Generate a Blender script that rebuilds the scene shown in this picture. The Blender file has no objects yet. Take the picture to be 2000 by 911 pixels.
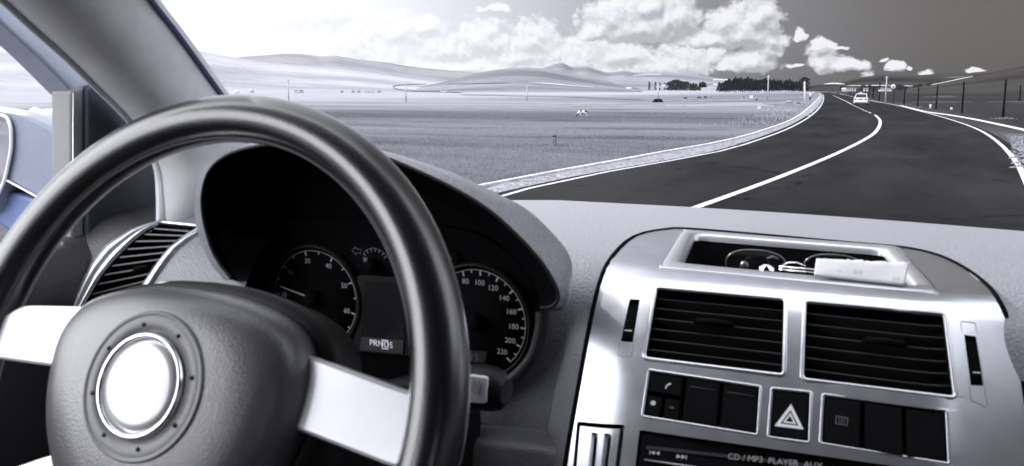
import bpy, bmesh, math, random
import numpy as np
from mathutils import Vector, noise as mnoise

random.seed(7)
rng = np.random.default_rng(7)
SC = bpy.context.scene
COL = SC.collection

# ------------------------------------------------------------------ camera
F, HOR, EYE = 1732.0, 175.0, 1.9            # focal length and horizon in photo pixels, eye height over the road
PITCH = math.atan((455.5 - HOR) / F)
YAW = math.radians(23.0)                    # the camera looks towards the driver's side of the car's own axis (+Y)
cam_d = bpy.data.cameras.new('camera'); cam = bpy.data.objects.new('camera', cam_d); COL.objects.link(cam)
cam.location = (0, 0, EYE); cam.rotation_euler = (math.pi / 2 - PITCH, 0, YAW)
cam_d.sensor_width = 36.0; cam_d.lens = 36.0 * F / 2000.0
cam_d.clip_start = 0.02; cam_d.clip_end = 30000
cam_d.dof.use_dof = True; cam_d.dof.focus_distance = 3.0; cam_d.dof.aperture_fstop = 17.0
SC.camera = cam

# ------------------------------------------------------------------ exposure
SC.view_settings.view_transform = 'Standard'; SC.view_settings.look = 'None'
SC.view_settings.gamma = 1.0; SC.view_settings.exposure = 1.65; SC.view_settings.use_curve_mapping = False
SC.render.engine = 'CYCLES'
SC.cycles.use_denoising = True
SC.cycles.max_bounces = 6; SC.cycles.diffuse_bounces = 3; SC.cycles.glossy_bounces = 3
SC.cycles.transparent_max_bounces = 8; SC.cycles.volume_bounces = 0
SC.cycles.caustics_reflective = False; SC.cycles.caustics_refractive = False
SC.cycles.sample_clamp_indirect = 4.0

# ------------------------------------------------------------------ sun
SUN_EL = math.radians(27.0)
SUN_AZ = math.radians(-62.0)                # left of the car's axis, well in front: the sun glares in past the pillar
SUN_DIR = Vector((math.cos(SUN_EL) * math.sin(SUN_AZ), math.cos(SUN_EL) * math.cos(SUN_AZ), math.sin(SUN_EL)))
sun_d = bpy.data.lights.new('sun', 'SUN'); sun = bpy.data.objects.new('sun', sun_d); COL.objects.link(sun)
sun_d.energy = 2.4; sun_d.angle = math.radians(0.6); sun_d.color = (1.0, 0.97, 0.94)
sun.rotation_euler = (-SUN_DIR).to_track_quat('-Z', 'Y').to_euler(); sun.location = (-40, 20, 40)

# ------------------------------------------------------------------ projection helpers (photo pixel -> ray / ground point)
def ray(px, py):
    x, y, z = (px - 1000) / F, 1.0, -(py - 455.5) / F
    c, s = math.cos(PITCH), math.sin(PITCH)
    y, z = y * c + z * s, -y * s + z * c
    c, s = math.cos(YAW), math.sin(YAW)
    return np.array([x * c - y * s, x * s + y * c, z])
def proj(P):
    c, s = math.cos(YAW), math.sin(YAW)
    x = P[0] * c + P[1] * s; y = -P[0] * s + P[1] * c; z = P[2]
    c, s = math.cos(PITCH), math.sin(PITCH)
    d = y * c - z * s; q = y * s + z * c
    return np.array([1000 + F * x / d, 455.5 - F * q / d])
def aty(px, py, y): r = ray(px, py); return r * (y / r[1])
def atx(px, py, x): r = ray(px, py); return r * (x / r[0])
def onplane(px, py, o, n): r = ray(px, py); o = np.array(o); n = np.array(n); return r * (o @ n) / (r @ n)
def ground(px, py, z=0.0): r = ray(px, py); p = r * (-(EYE - z) / r[2]); return np.array([p[0], p[1], z])
def atdist(px, py, d): r = ray(px, py); p = r * (d / math.hypot(r[0], r[1])); return np.array([p[0], p[1], p[2] + EYE])
def angles(px, py):
    r = ray(px, py); return math.degrees(math.atan2(r[0], r[1])) + 23.0, math.degrees(math.atan2(r[2], math.hypot(r[0], r[1])))
def inv(S, px, py, g):
    """Parameters (a, b) at which the surface S(a, b) is seen at a photo pixel."""
    a = np.array(g, float); t = np.array([px, py], float)
    for _ in range(40):
        r = proj(S(*a)) - t
        if abs(r).max() < 1e-3: break
        e = 1e-5
        J = np.stack([(proj(S(a[0] + e, a[1])) - t - r) / e, (proj(S(a[0], a[1] + e)) - t - r) / e], 1)
        d = np.linalg.solve(J, -r); m = abs(d).max()
        if m > .05: d *= .05 / m
        a = a + d
    return a

# ------------------------------------------------------------------ material helpers
def new_mat(name):
    m = bpy.data.materials.new(name); m.use_nodes = True
    nt = m.node_tree; nt.nodes.clear()
    out = nt.nodes.new('ShaderNodeOutputMaterial')
    return m, nt, out
def lk(nt, a, b): nt.links.new(a, b)
def nd(nt, typ, **kw):
    n = nt.nodes.new(typ)
    for k, v in kw.items():
        if k.startswith('i_'):
            key = k[2:]; key = int(key) if key.isdigit() else key
            n.inputs[key].default_value = v
        else: setattr(n, k, v)
    return n
def math_(nt, op, a, b=None, c=None, clamp=False):
    n = nt.nodes.new('ShaderNodeMath'); n.operation = op; n.use_clamp = clamp
    for i, v in enumerate((a, b, c)):
        if v is None: continue
        if isinstance(v, (int, float)): n.inputs[i].default_value = v
        else: nt.links.new(v, n.inputs[i])
    return n.outputs[0]
def mixc(nt, f, a, b):
    n = nt.nodes.new('ShaderNodeMix'); n.data_type = 'RGBA'
    for s, v in ((n.inputs[0], f), (n.inputs[6], a), (n.inputs[7], b)):
        if isinstance(v, (int, float)): s.default_value = v
        elif isinstance(v, tuple): s.default_value = (*v, 1) if len(v) == 3 else v
        else: nt.links.new(v, s)
    return n.outputs[2]
def ramp(nt, fac, lo, hi):
    n = nt.nodes.new('ShaderNodeMapRange'); n.interpolation_type = 'SMOOTHSTEP'
    n.inputs[1].default_value = lo; n.inputs[2].default_value = hi
    nt.links.new(fac, n.inputs[0]); return n.outputs[0]
def mat(name, col, rough=.5, metal=0., spec=.5, var=.12, vscale=30., bump=0., bscale=400., btype='noise', coat=0., rvar=0., emit=None):
    """Principled surface with procedural colour, roughness and bump variation in object space (metres)."""
    m, nt, out = new_mat(name)
    flat = spec <= .2 and not metal and not coat and not emit        # earth, stone, grass: no sheen at all
    p = nd(nt, 'ShaderNodeBsdfDiffuse' if flat else 'ShaderNodeBsdfPrincipled'); lk(nt, p.outputs[0], out.inputs[0])
    tc = nd(nt, 'ShaderNodeTexCoord')
    if not flat:
        p.inputs['Roughness'].default_value = rough; p.inputs['Metallic'].default_value = metal
        p.inputs['Specular IOR Level'].default_value = spec; p.inputs['Coat Weight'].default_value = coat
        p.inputs['Coat Roughness'].default_value = .24 if name == 'wheel_leather' else .38 if name == 'airbag_cover_plastic' else .03
        p.inputs['Coat IOR'].default_value = 1.68 if name == 'wheel_leather' else 1.5
    n = nd(nt, 'ShaderNodeTexNoise'); n.inputs['Scale'].default_value = vscale; n.inputs['Detail'].default_value = 5
    lk(nt, tc.outputs['Object'], n.inputs['Vector'])
    d = tuple(c * (1 - var) for c in col); h = tuple(min(1, c * (1 + var)) for c in col)
    lk(nt, mixc(nt, ramp(nt, n.outputs[0], .3, .7), d, h), p.inputs['Color' if flat else 'Base Color'])
    if rvar:
        lk(nt, math_(nt, 'MULTIPLY_ADD', n.outputs[0], rvar, rough - rvar / 2), p.inputs['Roughness'])
    if bump:
        b = nd(nt, 'ShaderNodeBump'); b.inputs['Strength'].default_value = bump; b.inputs['Distance'].default_value = .5 / bscale
        if btype == 'noise':
            t = nd(nt, 'ShaderNodeTexNoise'); t.inputs['Scale'].default_value = bscale; t.inputs['Detail'].default_value = 3; o = t.outputs[0]
        else:
            t = nd(nt, 'ShaderNodeTexVoronoi'); t.feature = 'SMOOTH_F1'; t.inputs['Scale'].default_value = bscale; o = t.outputs['Distance']
        lk(nt, tc.outputs['Object'], t.inputs['Vector']); lk(nt, o, b.inputs['Height']); lk(nt, b.outputs[0], p.inputs['Normal'])
    if emit:
        p.inputs['Emission Color'].default_value = (*emit[0], 1); p.inputs['Emission Strength'].default_value = emit[1]
    return m

# ------------------------------------------------------------------ mesh helpers
class MB:
    """Collects shapes; build() links them as ONE mesh object."""
    def __init__(s): s.v = []; s.f = []; s.sm = []
    def add(s, v, f, smooth=True):
        o = len(s.v); s.v += [tuple(float(c) for c in p) for p in v]
        s.f += [tuple(i + o for i in q) for q in f]; s.sm += [smooth] * len(f); return s
    def grid(s, P, cu=False, cv=False, smooth=True):
        nu, nv = len(P), len(P[0]); v = [p for r in P for p in r]; f = []
        for i in range(nu if cu else nu - 1):
            for j in range(nv if cv else nv - 1):
                a, b = i, (i + 1) % nu; c, d = j, (j + 1) % nv
                f.append((a * nv + c, b * nv + c, b * nv + d, a * nv + d))
        return s.add(v, f, smooth)
    def tube(s, path, r, n=8, closed=False, caps=True, sx=1.0, up=None):
        path = [np.array(p, float) for p in path]; m = len(path)
        rs = r if isinstance(r, (list, tuple)) else [r] * m
        prev = np.array(up, float) if up is not None else np.array([.31, .17, .93]); rings = []
        for i, p in enumerate(path):
            a = path[(i - 1) % m] if closed or i else p; b = path[(i + 1) % m] if closed or i < m - 1 else p
            t = b - a; t /= np.linalg.norm(t) + 1e-12
            u = prev - t * (prev @ t); u /= np.linalg.norm(u) + 1e-12
            w = np.cross(t, u)
            if up is None: prev = u
            rings.append([p + rs[i] * (math.cos(k * 2 * math.pi / n) * u * sx + math.sin(k * 2 * math.pi / n) * w) for k in range(n)])
        s.grid(rings, cu=closed, cv=True)
        if caps and not closed:
            o = len(s.v) - m * n
            s.f += [tuple(o + k for k in range(n))[::-1], tuple(o + (m - 1) * n + k for k in range(n))]; s.sm += [False, False]
        return s
    def box(s, c, size, ax=None):
        c = np.array(c, float); ax = np.eye(3) if ax is None else np.array(ax); h = np.array(size, float) / 2
        v = [c + sx * h[0] * ax[0] + sy * h[1] * ax[1] + sz * h[2] * ax[2] for sx in (-1, 1) for sy in (-1, 1) for sz in (-1, 1)]
        return s.add(v, [(0, 1, 3, 2), (4, 6, 7, 5), (0, 4, 5, 1), (2, 3, 7, 6), (0, 2, 6, 4), (1, 5, 7, 3)], False)
    def prism(s, out, d, smooth=False):
        out = [np.array(p, float) for p in out]; d = np.array(d, float); n = len(out)
        v = out + [p + d for p in out]
        return s.add(v, [tuple(range(n))[::-1], tuple(range(n, 2 * n))] + [(i, (i + 1) % n, (i + 1) % n + n, i + n) for i in range(n)], smooth)
    def face(s, pts, smooth=False): return s.add(pts, [tuple(range(len(pts)))], smooth)
    def lathe(s, prof, o, ax, n=32):
        """prof: (radius, height along ax) pairs."""
        o = np.array(o, float); ax = np.array(ax, float); ax /= np.linalg.norm(ax)
        u = np.cross(ax, [0, 0, 1.] if abs(ax[2]) < .9 else [1., 0, 0]); u /= np.linalg.norm(u); w = np.cross(ax, u)
        return s.grid([[o + h * ax + r * (math.cos(k * 2 * math.pi / n) * u + math.sin(k * 2 * math.pi / n) * w) for k in range(n)] for r, h in prof], cv=True)
    def build(s, name, m, parent=None, bevel=0., subsurf=0, solid=0.):
        base = BASE.get(parent.name if parent else None, np.zeros(3)) if parent else np.zeros(3)
        me = bpy.data.meshes.new(name); V = [tuple(np.array(p) - base) for p in s.v]
        me.from_pydata(V, [], s.f); me.polygons.foreach_set('use_smooth', s.sm); me.update()
        if m: me.materials.append(m)
        bm = bmesh.new(); bm.from_mesh(me); bmesh.ops.recalc_face_normals(bm, faces=bm.faces) if len(s.f) < 60000 else None; bm.to_mesh(me); bm.free()
        o = bpy.data.objects.new(name, me); COL.objects.link(o)
        if parent: o.parent = parent; BASE[o.name] = base
        if solid:
            k = o.modifiers.new('solid', 'SOLIDIFY'); k.thickness = solid; k.offset = 0
        if bevel:
            k = o.modifiers.new('bevel', 'BEVEL'); k.width = bevel; k.segments = 2; k.limit_method = 'ANGLE'; k.angle_limit = math.radians(25)
            k.harden_normals = False
        if subsurf:
            k = o.modifiers.new('sub', 'SUBSURF'); k.levels = subsurf; k.render_levels = subsurf
        return o
BASE = {}
def tag(o, label=None, cat=None, group=None, kind=None):
    if label: o['label'] = label
    if cat: o['category'] = cat
    if group: o['group'] = group
    if kind: o['kind'] = kind
    return o
def thing(name, base, label, cat, group=None, car=False):
    """Empty at the thing's base; parts are built in the same coordinates and shifted to it. car: eye-relative coordinates."""
    o = bpy.data.objects.new(name, None); COL.objects.link(o); o.empty_display_size = .1
    b = np.array(base, float); BASE[o.name] = b
    o.location = (b[0], b[1], b[2] + (EYE if car else 0)); tag(o, label, cat, group); return o
def copy_tree(o, loc=None, parent=None, rz=None):
    c = o.copy(); COL.objects.link(c); c.parent = parent
    if loc is not None: c.location = loc
    if rz is not None: c.rotation_euler.z = rz
    for ch in [x for x in COL.objects if x.parent == o]: copy_tree(ch, None, c)
    return c
def spline(pts, n):
    """Catmull-Rom through pts, n samples evenly spaced along it."""
    P = np.array(pts, float); Q = np.vstack([2 * P[0] - P[1], P, 2 * P[-1] - P[-2]]); out = []
    for i in range(len(P) - 1):
        a, b, c, d = Q[i:i + 4]
        for t in np.linspace(0, 1, 24, endpoint=False):
            out.append(.5 * (2 * b + (c - a) * t + (2 * a - 5 * b + 4 * c - d) * t * t + (3 * b - a - 3 * c + d) * t ** 3))
    out.append(P[-1]); out = np.array(out)
    L = np.r_[0, np.cumsum(np.linalg.norm(np.diff(out, axis=0), axis=1))]; s = np.linspace(0, L[-1], n)
    return np.stack([np.interp(s, L, out[:, k]) for k in range(out.shape[1])], 1)
def polyres(pts, n):
    P = np.array(pts, float); L = np.r_[0, np.cumsum(np.linalg.norm(np.diff(P, axis=0), axis=1))]; s = np.linspace(0, L[-1], n)
    return np.stack([np.interp(s, L, P[:, k]) for k in range(P.shape[1])], 1)
def rounded(q, r, k=4):
    """Corner-rounded closed polygon (2-D points)."""
    q = [np.array(p, float) for p in q]; out = []
    for i, p in enumerate(q):
        a, b = q[i - 1] - p, q[(i + 1) % len(q)] - p
        la, lb = np.linalg.norm(a), np.linalg.norm(b); rr = min(r, la * .45, lb * .45)
        s, e = p + a / la * rr, p + b / lb * rr
        for t in np.linspace(0, 1, k + 1): out.append((1 - t) ** 2 * s + 2 * t * (1 - t) * p + t * t * e)
    return out
def fill2d(loops):
    """Triangulated 2-D area with holes: vertices, faces."""
    cu = bpy.data.curves.new('area', 'CURVE'); cu.dimensions = '2D'; cu.fill_mode = 'BOTH'
    for L in loops:
        sp = cu.splines.new('POLY'); sp.points.add(len(L) - 1); sp.use_cyclic_u = True
        for p, q in zip(sp.points, L): p.co = (q[0], q[1], 0, 1)
    o = bpy.data.objects.new('area', cu); COL.objects.link(o)
    me = bpy.data.meshes.new_from_object(o.evaluated_get(bpy.context.evaluated_depsgraph_get()))
    bpy.data.objects.remove(o); bpy.data.curves.remove(cu)
    return me
def text2d(txt, size=1.0):
    """Letter shapes of a word as flat 2-D triangles, centred."""
    cu = bpy.data.curves.new('letters', 'FONT'); cu.body = txt; cu.size = size; cu.align_x = 'CENTER'; cu.align_y = 'CENTER'; cu.resolution_u = 3
    o = bpy.data.objects.new('letters', cu); COL.objects.link(o)
    me = bpy.data.meshes.new_from_object(o.evaluated_get(bpy.context.evaluated_depsgraph_get()))
    bpy.data.objects.remove(o); bpy.data.curves.remove(cu)
    v = [(p.co.x, p.co.y) for p in me.vertices]; f = [tuple(q.vertices) for q in me.polygons]; bpy.data.meshes.remove(me)
    return v, f

# ------------------------------------------------------------------ world: Nishita sky (greyed like the photograph's toning) + cumulus by direction
W = bpy.data.worlds.new('World'); SC.world = W; W.use_nodes = True
W.cycles.sampling_method = 'MANUAL'; W.cycles.sample_map_resolution = 256
nt = W.node_tree; nt.nodes.clear()
wout = nd(nt, 'ShaderNodeOutputWorld'); bg = nd(nt, 'ShaderNodeBackground'); bg.inputs[1].default_value = 0.11
lk(nt, bg.outputs[0], wout.inputs[0])
sky = nd(nt, 'ShaderNodeTexSky'); sky.sky_type = 'NISHITA'; sky.sun_disc = False
sky.sun_elevation = SUN_EL; sky.sun_rotation = math.atan2(SUN_DIR.x, SUN_DIR.y)
sky.air_density = 1.0; sky.dust_density = 1.5; sky.ozone_density = 1.0
bw = nd(nt, 'ShaderNodeRGBToBW'); lk(nt, sky.outputs[0], bw.inputs[0])
tcw = nd(nt, 'ShaderNodeTexCoord'); sep = nd(nt, 'ShaderNodeSeparateXYZ'); lk(nt, tcw.outputs['Generated'], sep.inputs[0])
az = math_(nt, 'ADD', math_(nt, 'MULTIPLY', math_(nt, 'ARCTAN2', sep.outputs[0], sep.outputs[1]), 180 / math.pi), 23.0)   # degrees right of the view axis
el = math_(nt, 'MULTIPLY', math_(nt, 'ARCSINE', sep.outputs[2]), 180 / math.pi)
comb = nd(nt, 'ShaderNodeCombineXYZ'); lk(nt, az, comb.inputs[0]); lk(nt, el, comb.inputs[1])
FRONT = [  # cumulus heaps: photo pixel centre, half width, half height, weight
 (1250, 58, 112, 56, 1), (1195, 40, 56, 44, 1), (1318, 40, 50, 62, 1), (1262, 20, 60, 44, 1), (1165, 66, 40, 26, .9),
 (1446, 68, 72, 56, 1), (1484, 40, 40, 52, 1), (1385, 80, 66, 26, .95), (1500, 84, 40, 20, .9), (1418, 50, 40, 36, .9),
 (1470, 124, 52, 34, 1), (1506, 102, 26, 16, .9), (1428, 133, 34, 12, .8), (1552, 129, 18, 5, .8),
 (1562, 72, 12, 17, .9), (1604, 92, 19, 20, 1), (1608, 128, 26, 34, 1), (1640, 131, 46, 20, 1), (1630, 95, 18, 5, .7),
 (1747, 135, 13, 13, .95), (1815, 144, 15, 8, .9), (1907, 139, 15, 6, .9), (1698, 148, 13, 10, .8), (1732, 119, 9, 5, .8), (1690, 142, 10, 5, .7), (1775, 135, 7, 4, .8)]
BACK = [
 (690, 92, 62, 62, 1), (560, 36, 130, 50, 1), (640, 30, 60, 42, 1), (832, 58, 34, 30, 1), (780, 66, 64, 40, 1),
 (940, 84, 56, 46, 1), (1040, 84, 52, 46, 1), (870, 100, 60, 34, .9), (985, 19, 22, 11, .8), (950, 17, 16, 6, .5), (920, 134, 230, 20, .9), (1010, 112, 60, 30, .9), (740, 118, 60, 50, .9),
 (1130, 122, 90, 52, 1), (1215, 112, 70, 24, 1), (1290, 134, 70, 30, 1), (1335, 128, 60, 40, 1), (450, 90, 130, 80, 1), (400, 40, 70, 44, .9), (590, 122, 120, 34, 1), (470, 126, 90, 26, 1), (1392, 118, 26, 20, .8),
 (1100, 140, 260, 16, .9), (160, 60, 220, 110, 1)]
def density_group(name, blobs, flat, seed, vs, kv, kn):
    g = bpy.data.node_groups.new(name, 'ShaderNodeTree')
    g.interface.new_socket('P', in_out='INPUT', socket_type='NodeSocketVector')
    g.interface.new_socket('D', in_out='OUTPUT', socket_type='NodeSocketFloat')
    gi = nd(g, 'NodeGroupInput'); go = nd(g, 'NodeGroupOutput'); P = gi.outputs[0]
    def vm(op, a, b_=None):
        n = nd(g, 'ShaderNodeVectorMath', operation=op); lk(g, a, n.inputs[0])
        if b_ is not None:
            if isinstance(b_, tuple): n.inputs[1].default_value = b_
            else: lk(g, b_, n.inputs[1])
        return n.outputs['Value' if op == 'LENGTH' else 0]
    nz = nd(g, 'ShaderNodeTexNoise'); nz.noise_dimensions = '2D'; nz.inputs['Scale'].default_value = .8; nz.inputs['Detail'].default_value = 2
    lk(g, vm('ADD', P, (seed, seed * .7, 0)), nz.inputs['Vector'])
    Q = vm('ADD', P, vm('MULTIPLY', vm('SUBTRACT', nz.outputs['Color'], (.5, .5, .5)), (1.0, .5, 0)))
    acc = None; k = math.degrees(1 / F)
    for (px, py, rx, ry, wt) in blobs:
        a, e = angles(px, py)
        q = vm('MULTIPLY', vm('SUBTRACT', Q, (a, e, 0)), (1 / (rx * k * 1.1), 1 / (ry * k * 1.1), 0))
        q = vm('MAXIMUM', q, vm('MULTIPLY', q, (1, -flat, 0)))
        d = math_(g, 'MULTIPLY_ADD', vm('LENGTH', q), -wt, wt)
        acc = d if acc is None else math_(g, 'SMOOTH_MAX', acc, d, .10)
    n1 = nd(g, 'ShaderNodeTexVoronoi'); n1.feature = 'F1'; n1.voronoi_dimensions = '2D'; n1.inputs['Scale'].default_value = vs
    n1.inputs['Detail'].default_value = 3; n1.inputs['Roughness'].default_value = .5; n1.inputs['Lacunarity'].default_value = 2.2; n1.normalize = True
    lk(g, vm('MULTIPLY', vm('ADD', Q, (seed, 0, 0)), (.85, 1.0, 0)), n1.inputs['Vector'])
    n2 = nd(g, 'ShaderNodeTexNoise'); n2.noise_dimensions = '2D'; n2.inputs['Scale'].default_value = 2.0; n2.inputs['Detail'].default_value = 6; n2.inputs['Roughness'].default_value = .55
    lk(g, vm('ADD', P, (seed * 3, 0, 0)), n2.inputs['Vector'])
    b = math_(g, 'MULTIPLY_ADD', n1.outputs['Distance'], -kv, kv * .36)
    b2 = math_(g, 'MULTIPLY_ADD', n2.outputs[0], kn, -kn * .5)
    lk(g, math_(g, 'ADD', acc, math_(g, 'ADD', b, b2)), go.inputs[0])
    return g
def layer(g, off, lo, hi, rlo, rhi, dark, bright):
    """Coverage and lit colour of one bank of cumulus; the relief is the density falling off towards the sun."""
    def dens(vec):
        n = nd(nt, 'ShaderNodeGroup'); n.node_tree = g; lk(nt, vec, n.inputs[0]); return n.outputs[0]
    D0 = dens(comb.outputs[0]); sh = nd(nt, 'ShaderNodeVectorMath', operation='ADD'); lk(nt, comb.outputs[0], sh.inputs[0]); sh.inputs[1].default_value = off
    D1 = dens(sh.outputs[0])
    cover = math_(nt, 'MULTIPLY', ramp(nt, D0, lo, hi), ramp(nt, el, .02, .5))
    mr = nd(nt, 'ShaderNodeMapRange'); mr.inputs[1].default_value = rlo; mr.inputs[2].default_value = rhi; lk(nt, math_(nt, 'SUBTRACT', D0, D1), mr.inputs[0])
    edge = ramp(nt, D0, .45, .0)
    f = math_(nt, 'ADD', math_(nt, 'MULTIPLY', mr.outputs[0], .85), math_(nt, 'MULTIPLY', edge, .15))
    return cover, mixc(nt, f, dark, bright)
FG = layer(density_group('cumulus_near', FRONT, 2.2, 3.1, 1.15, .80, .50), (-.22, .50, 0), -.04, .30, -.30, .38, (2.3, 2.33, 2.55), (5.5, 5.55, 5.8))
BG = layer(density_group('cumulus_far', BACK, 2.0, 9.7, 1.7, .95, .42), (-.20, .40, 0), -.06, .36, -.36, .36, (2.9, 2.95, 3.2), (5.3, 5.35, 5.6))
# hazier, brighter air towards the sun's side
veil = ramp(nt, az, 14.0, -26.0)
warm = ramp(nt, az, 6.0, 27.0)
base = mixc(nt, warm, (.90, .93, 1.06), (.42, .37, .34))
mul = nd(nt, 'ShaderNodeVectorMath', operation='MULTIPLY'); lk(nt, base, mul.inputs[0])
cb = nd(nt, 'ShaderNodeCombineXYZ'); bb = math_(nt, 'MULTIPLY', math_(nt, 'MULTIPLY_ADD', bw.outputs[0], 0.13, .75), math_(nt, 'MULTIPLY_ADD', ramp(nt, el, 12.0, 40.0), 1.6, 1.0))   # unseen sky overhead brightened as added fill light
for i in range(3): lk(nt, bb, cb.inputs[i])
lk(nt, cb.outputs[0], mul.inputs[1])
skyc = mixc(nt, math_(nt, 'MULTIPLY', veil, .75), mul.outputs[0], (6.6, 6.8, 7.4))
withbank = mixc(nt, BG[0], skyc, BG[1])
dimm = nd(nt, 'ShaderNodeVectorMath', operation='SCALE'); dimm.inputs['Scale'].default_value = .54; lk(nt, mixc(nt, math_(nt, 'MULTIPLY', veil, .55), mixc(nt, FG[0], withbank, FG[1]), (6.6, 6.75, 7.2)), dimm.inputs[0]); front = dimm.outputs[0]
# unseen sky behind the car is an added bright sheet that lights the cabin
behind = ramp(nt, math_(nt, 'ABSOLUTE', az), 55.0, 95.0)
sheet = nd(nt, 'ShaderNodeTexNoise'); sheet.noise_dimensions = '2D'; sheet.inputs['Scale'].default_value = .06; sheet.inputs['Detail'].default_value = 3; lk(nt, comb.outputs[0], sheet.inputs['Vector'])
fillc = mixc(nt, ramp(nt, sheet.outputs[0], .35, .65), (4.5, 4.7, 5.3), (9.5, 9.7, 10.3))
left_fill = ramp(nt, math_(nt, 'ABSOLUTE', math_(nt, 'ADD', az, 115.0)), 75.0, 25.0)   # extra brightness added out of view, left and behind, to light spokes and console
fillc = mixc(nt, left_fill, fillc, (17.0, 17.2, 18.0))
lk(nt, mixc(nt, math_(nt, 'MULTIPLY', behind, ramp(nt, el, -1.0, 4.0)), front, fillc), bg.inputs[0])

# ================================================================== exterior setting
def G(pts, z=0.0): return [ground(x, y, z) for x, y in pts]

# --- ground
m, nt, out = new_mat('dry_grassland')
p = nd(nt, 'ShaderNodeBsdfDiffuse'); lk(nt, p.outputs[0], out.inputs[0])
tc = nd(nt, 'ShaderNodeTexCoord')
def gnoise(scale, det, sx=1., sy=1., rough=.55, rot=0.):
    mp = nd(nt, 'ShaderNodeMapping'); mp.inputs['Scale'].default_value = (sx, sy, 1); mp.inputs['Rotation'].default_value = (0, 0, rot); lk(nt, tc.outputs['Object'], mp.inputs[0])
    n = nd(nt, 'ShaderNodeTexNoise'); n.inputs['Scale'].default_value = scale; n.inputs['Detail'].default_value = det; n.inputs['Roughness'].default_value = rough
    lk(nt, mp.outputs[0], n.inputs['Vector']); return n.outputs[0]
big = gnoise(.03, 6, rot=.4, sx=.28); mid = gnoise(.16, 7, rot=.4, sx=.45, sy=1.7); fine = gnoise(2.2, 8, rough=.7)
c1 = mixc(nt, ramp(nt, big, .36, .64), (.055, .055, .064), (.140, .140, .161))
c2 = mixc(nt, math_(nt, 'MULTIPLY', ramp(nt, mid, .50, .70), .7), c1, (.030, .030, .036))
c3 = mixc(nt, math_(nt, 'MULTIPLY', ramp(nt, fine, .45, .75), .5), c2, (.17, .17, .19))
# darker turf on the right, with the glare's fall-off put into its colour
sepg = nd(nt, 'ShaderNodeSeparateXYZ'); lk(nt, tc.outputs['Object'], sepg.inputs[0])
side = ramp(nt, math_(nt, 'ADD', sepg.outputs[0], math_(nt, 'MULTIPLY', sepg.outputs[1], .08)), -2., 14.)
c4 = mixc(nt, math_(nt, 'MULTIPLY', side, .91), c3, (.014, .013, .0125))
# paler meadow to the left, with the glare there put into its colour
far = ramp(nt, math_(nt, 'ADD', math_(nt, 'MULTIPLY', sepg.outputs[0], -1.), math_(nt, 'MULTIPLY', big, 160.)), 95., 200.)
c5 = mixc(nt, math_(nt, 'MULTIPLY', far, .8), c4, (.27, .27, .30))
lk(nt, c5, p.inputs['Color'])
b = nd(nt, 'ShaderNodeBump'); b.inputs['Strength'].default_value = .7; b.inputs['Distance'].default_value = .12; lk(nt, fine, b.inputs['Height']); lk(nt, b.outputs[0], p.inputs['Normal'])
M_grass = m
mb = MB(); R = [0, 6, 12, 20, 30, 45, 70, 110, 180, 300, 500, 900, 1700, 3500, 9000]
NA = 72
mb.grid([[(r * math.sin(a * 2 * math.pi / NA), r * math.cos(a * 2 * math.pi / NA), 0) for a in range(NA)] for r in R[1:]], cv=True, smooth=False)
mb.face([(6 * math.sin(-a * 2 * math.pi / NA), 6 * math.cos(-a * 2 * math.pi / NA), 0) for a in range(NA)])
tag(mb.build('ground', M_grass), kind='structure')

# --- road
m, nt, out = new_mat('asphalt')
p = nd(nt, 'ShaderNodeBsdfDiffuse'); lk(nt, p.outputs[0], out.inputs[0])
tc = nd(nt, 'ShaderNodeTexCoord')
n1 = gnoise(.35, 5, sx=1.6, sy=.35, rot=-.5); n2 = gnoise(60, 3); n3 = gnoise(1.3, 6, rough=.65)
a1 = mixc(nt, ramp(nt, n1, .35, .7), (.011, .011, .0123), (.019, .0185, .0203))
a2 = mixc(nt, math_(nt, 'MULTIPLY', ramp(nt, n2, .55, .8), .5), a1, (.04, .04, .043))
a3 = mixc(nt, math_(nt, 'MULTIPLY', ramp(nt, n3, .55, .70), .5), a2, (.006, .006, .007))
vc = nd(nt, 'ShaderNodeTexVoronoi'); vc.feature = 'DISTANCE_TO_EDGE'; vc.inputs['Scale'].default_value = .22
wv = nd(nt, 'ShaderNodeVectorMath', operation='ADD'); nw = nd(nt, 'ShaderNodeTexNoise'); nw.inputs['Scale'].default_value = .8; nw.inputs['Detail'].default_value = 4; lk(nt, tc.outputs['Object'], nw.inputs['Vector'])
lk(nt, tc.outputs['Object'], wv.inputs[0]); lk(nt, nw.outputs['Color'], wv.inputs[1]); lk(nt, wv.outputs[0], vc.inputs['Vector'])
crack = math_(nt, 'MULTIPLY', ramp(nt, vc.outputs['Distance'], .018, .004), ramp(nt, n3, .45, .6))
n5 = gnoise(.09, 4, sx=2.2, sy=.25, rot=-.35)
a4 = mixc(nt, math_(nt, 'MULTIPLY', ramp(nt, n5, .48, .66), .45), a3, (.030, .0295, .032))
lk(nt, mixc(nt, math_(nt, 'MULTIPLY', crack, .7), a4, (.003, .003, .003)), p.inputs['Color'])
b = nd(nt, 'ShaderNodeBump'); b.inputs['Strength'].default_value = .35; b.inputs['Distance'].default_value = .01; lk(nt, n2, b.inputs['Height']); lk(nt, b.outputs[0], p.inputs['Normal'])
M_asph = m
L_LINE = [(620, 520), (760, 458), (880, 415), (1000, 379), (1161, 343), (1299, 318), (1400, 299), (1481, 275), (1551, 247), (1590, 222), (1605, 204), (1609, 191), (1607, 184.5), (1601, 181)]
R_LINE = [(2090, 560), (2050, 460), (2020, 392), (2000, 348), (1981, 313), (1945, 276), (1905, 252), (1854, 234), (1804, 220), (1743, 205), (1698, 197), (1663, 189), (1640, 184.5), (1620, 181)]
C_LINE = [(1130, 500), (1250, 448), (1400, 394), (1526, 347), (1627, 305), (1682, 278), (1708, 261), (1718, 246), (1718, 235), (1709, 225.5)]
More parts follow.
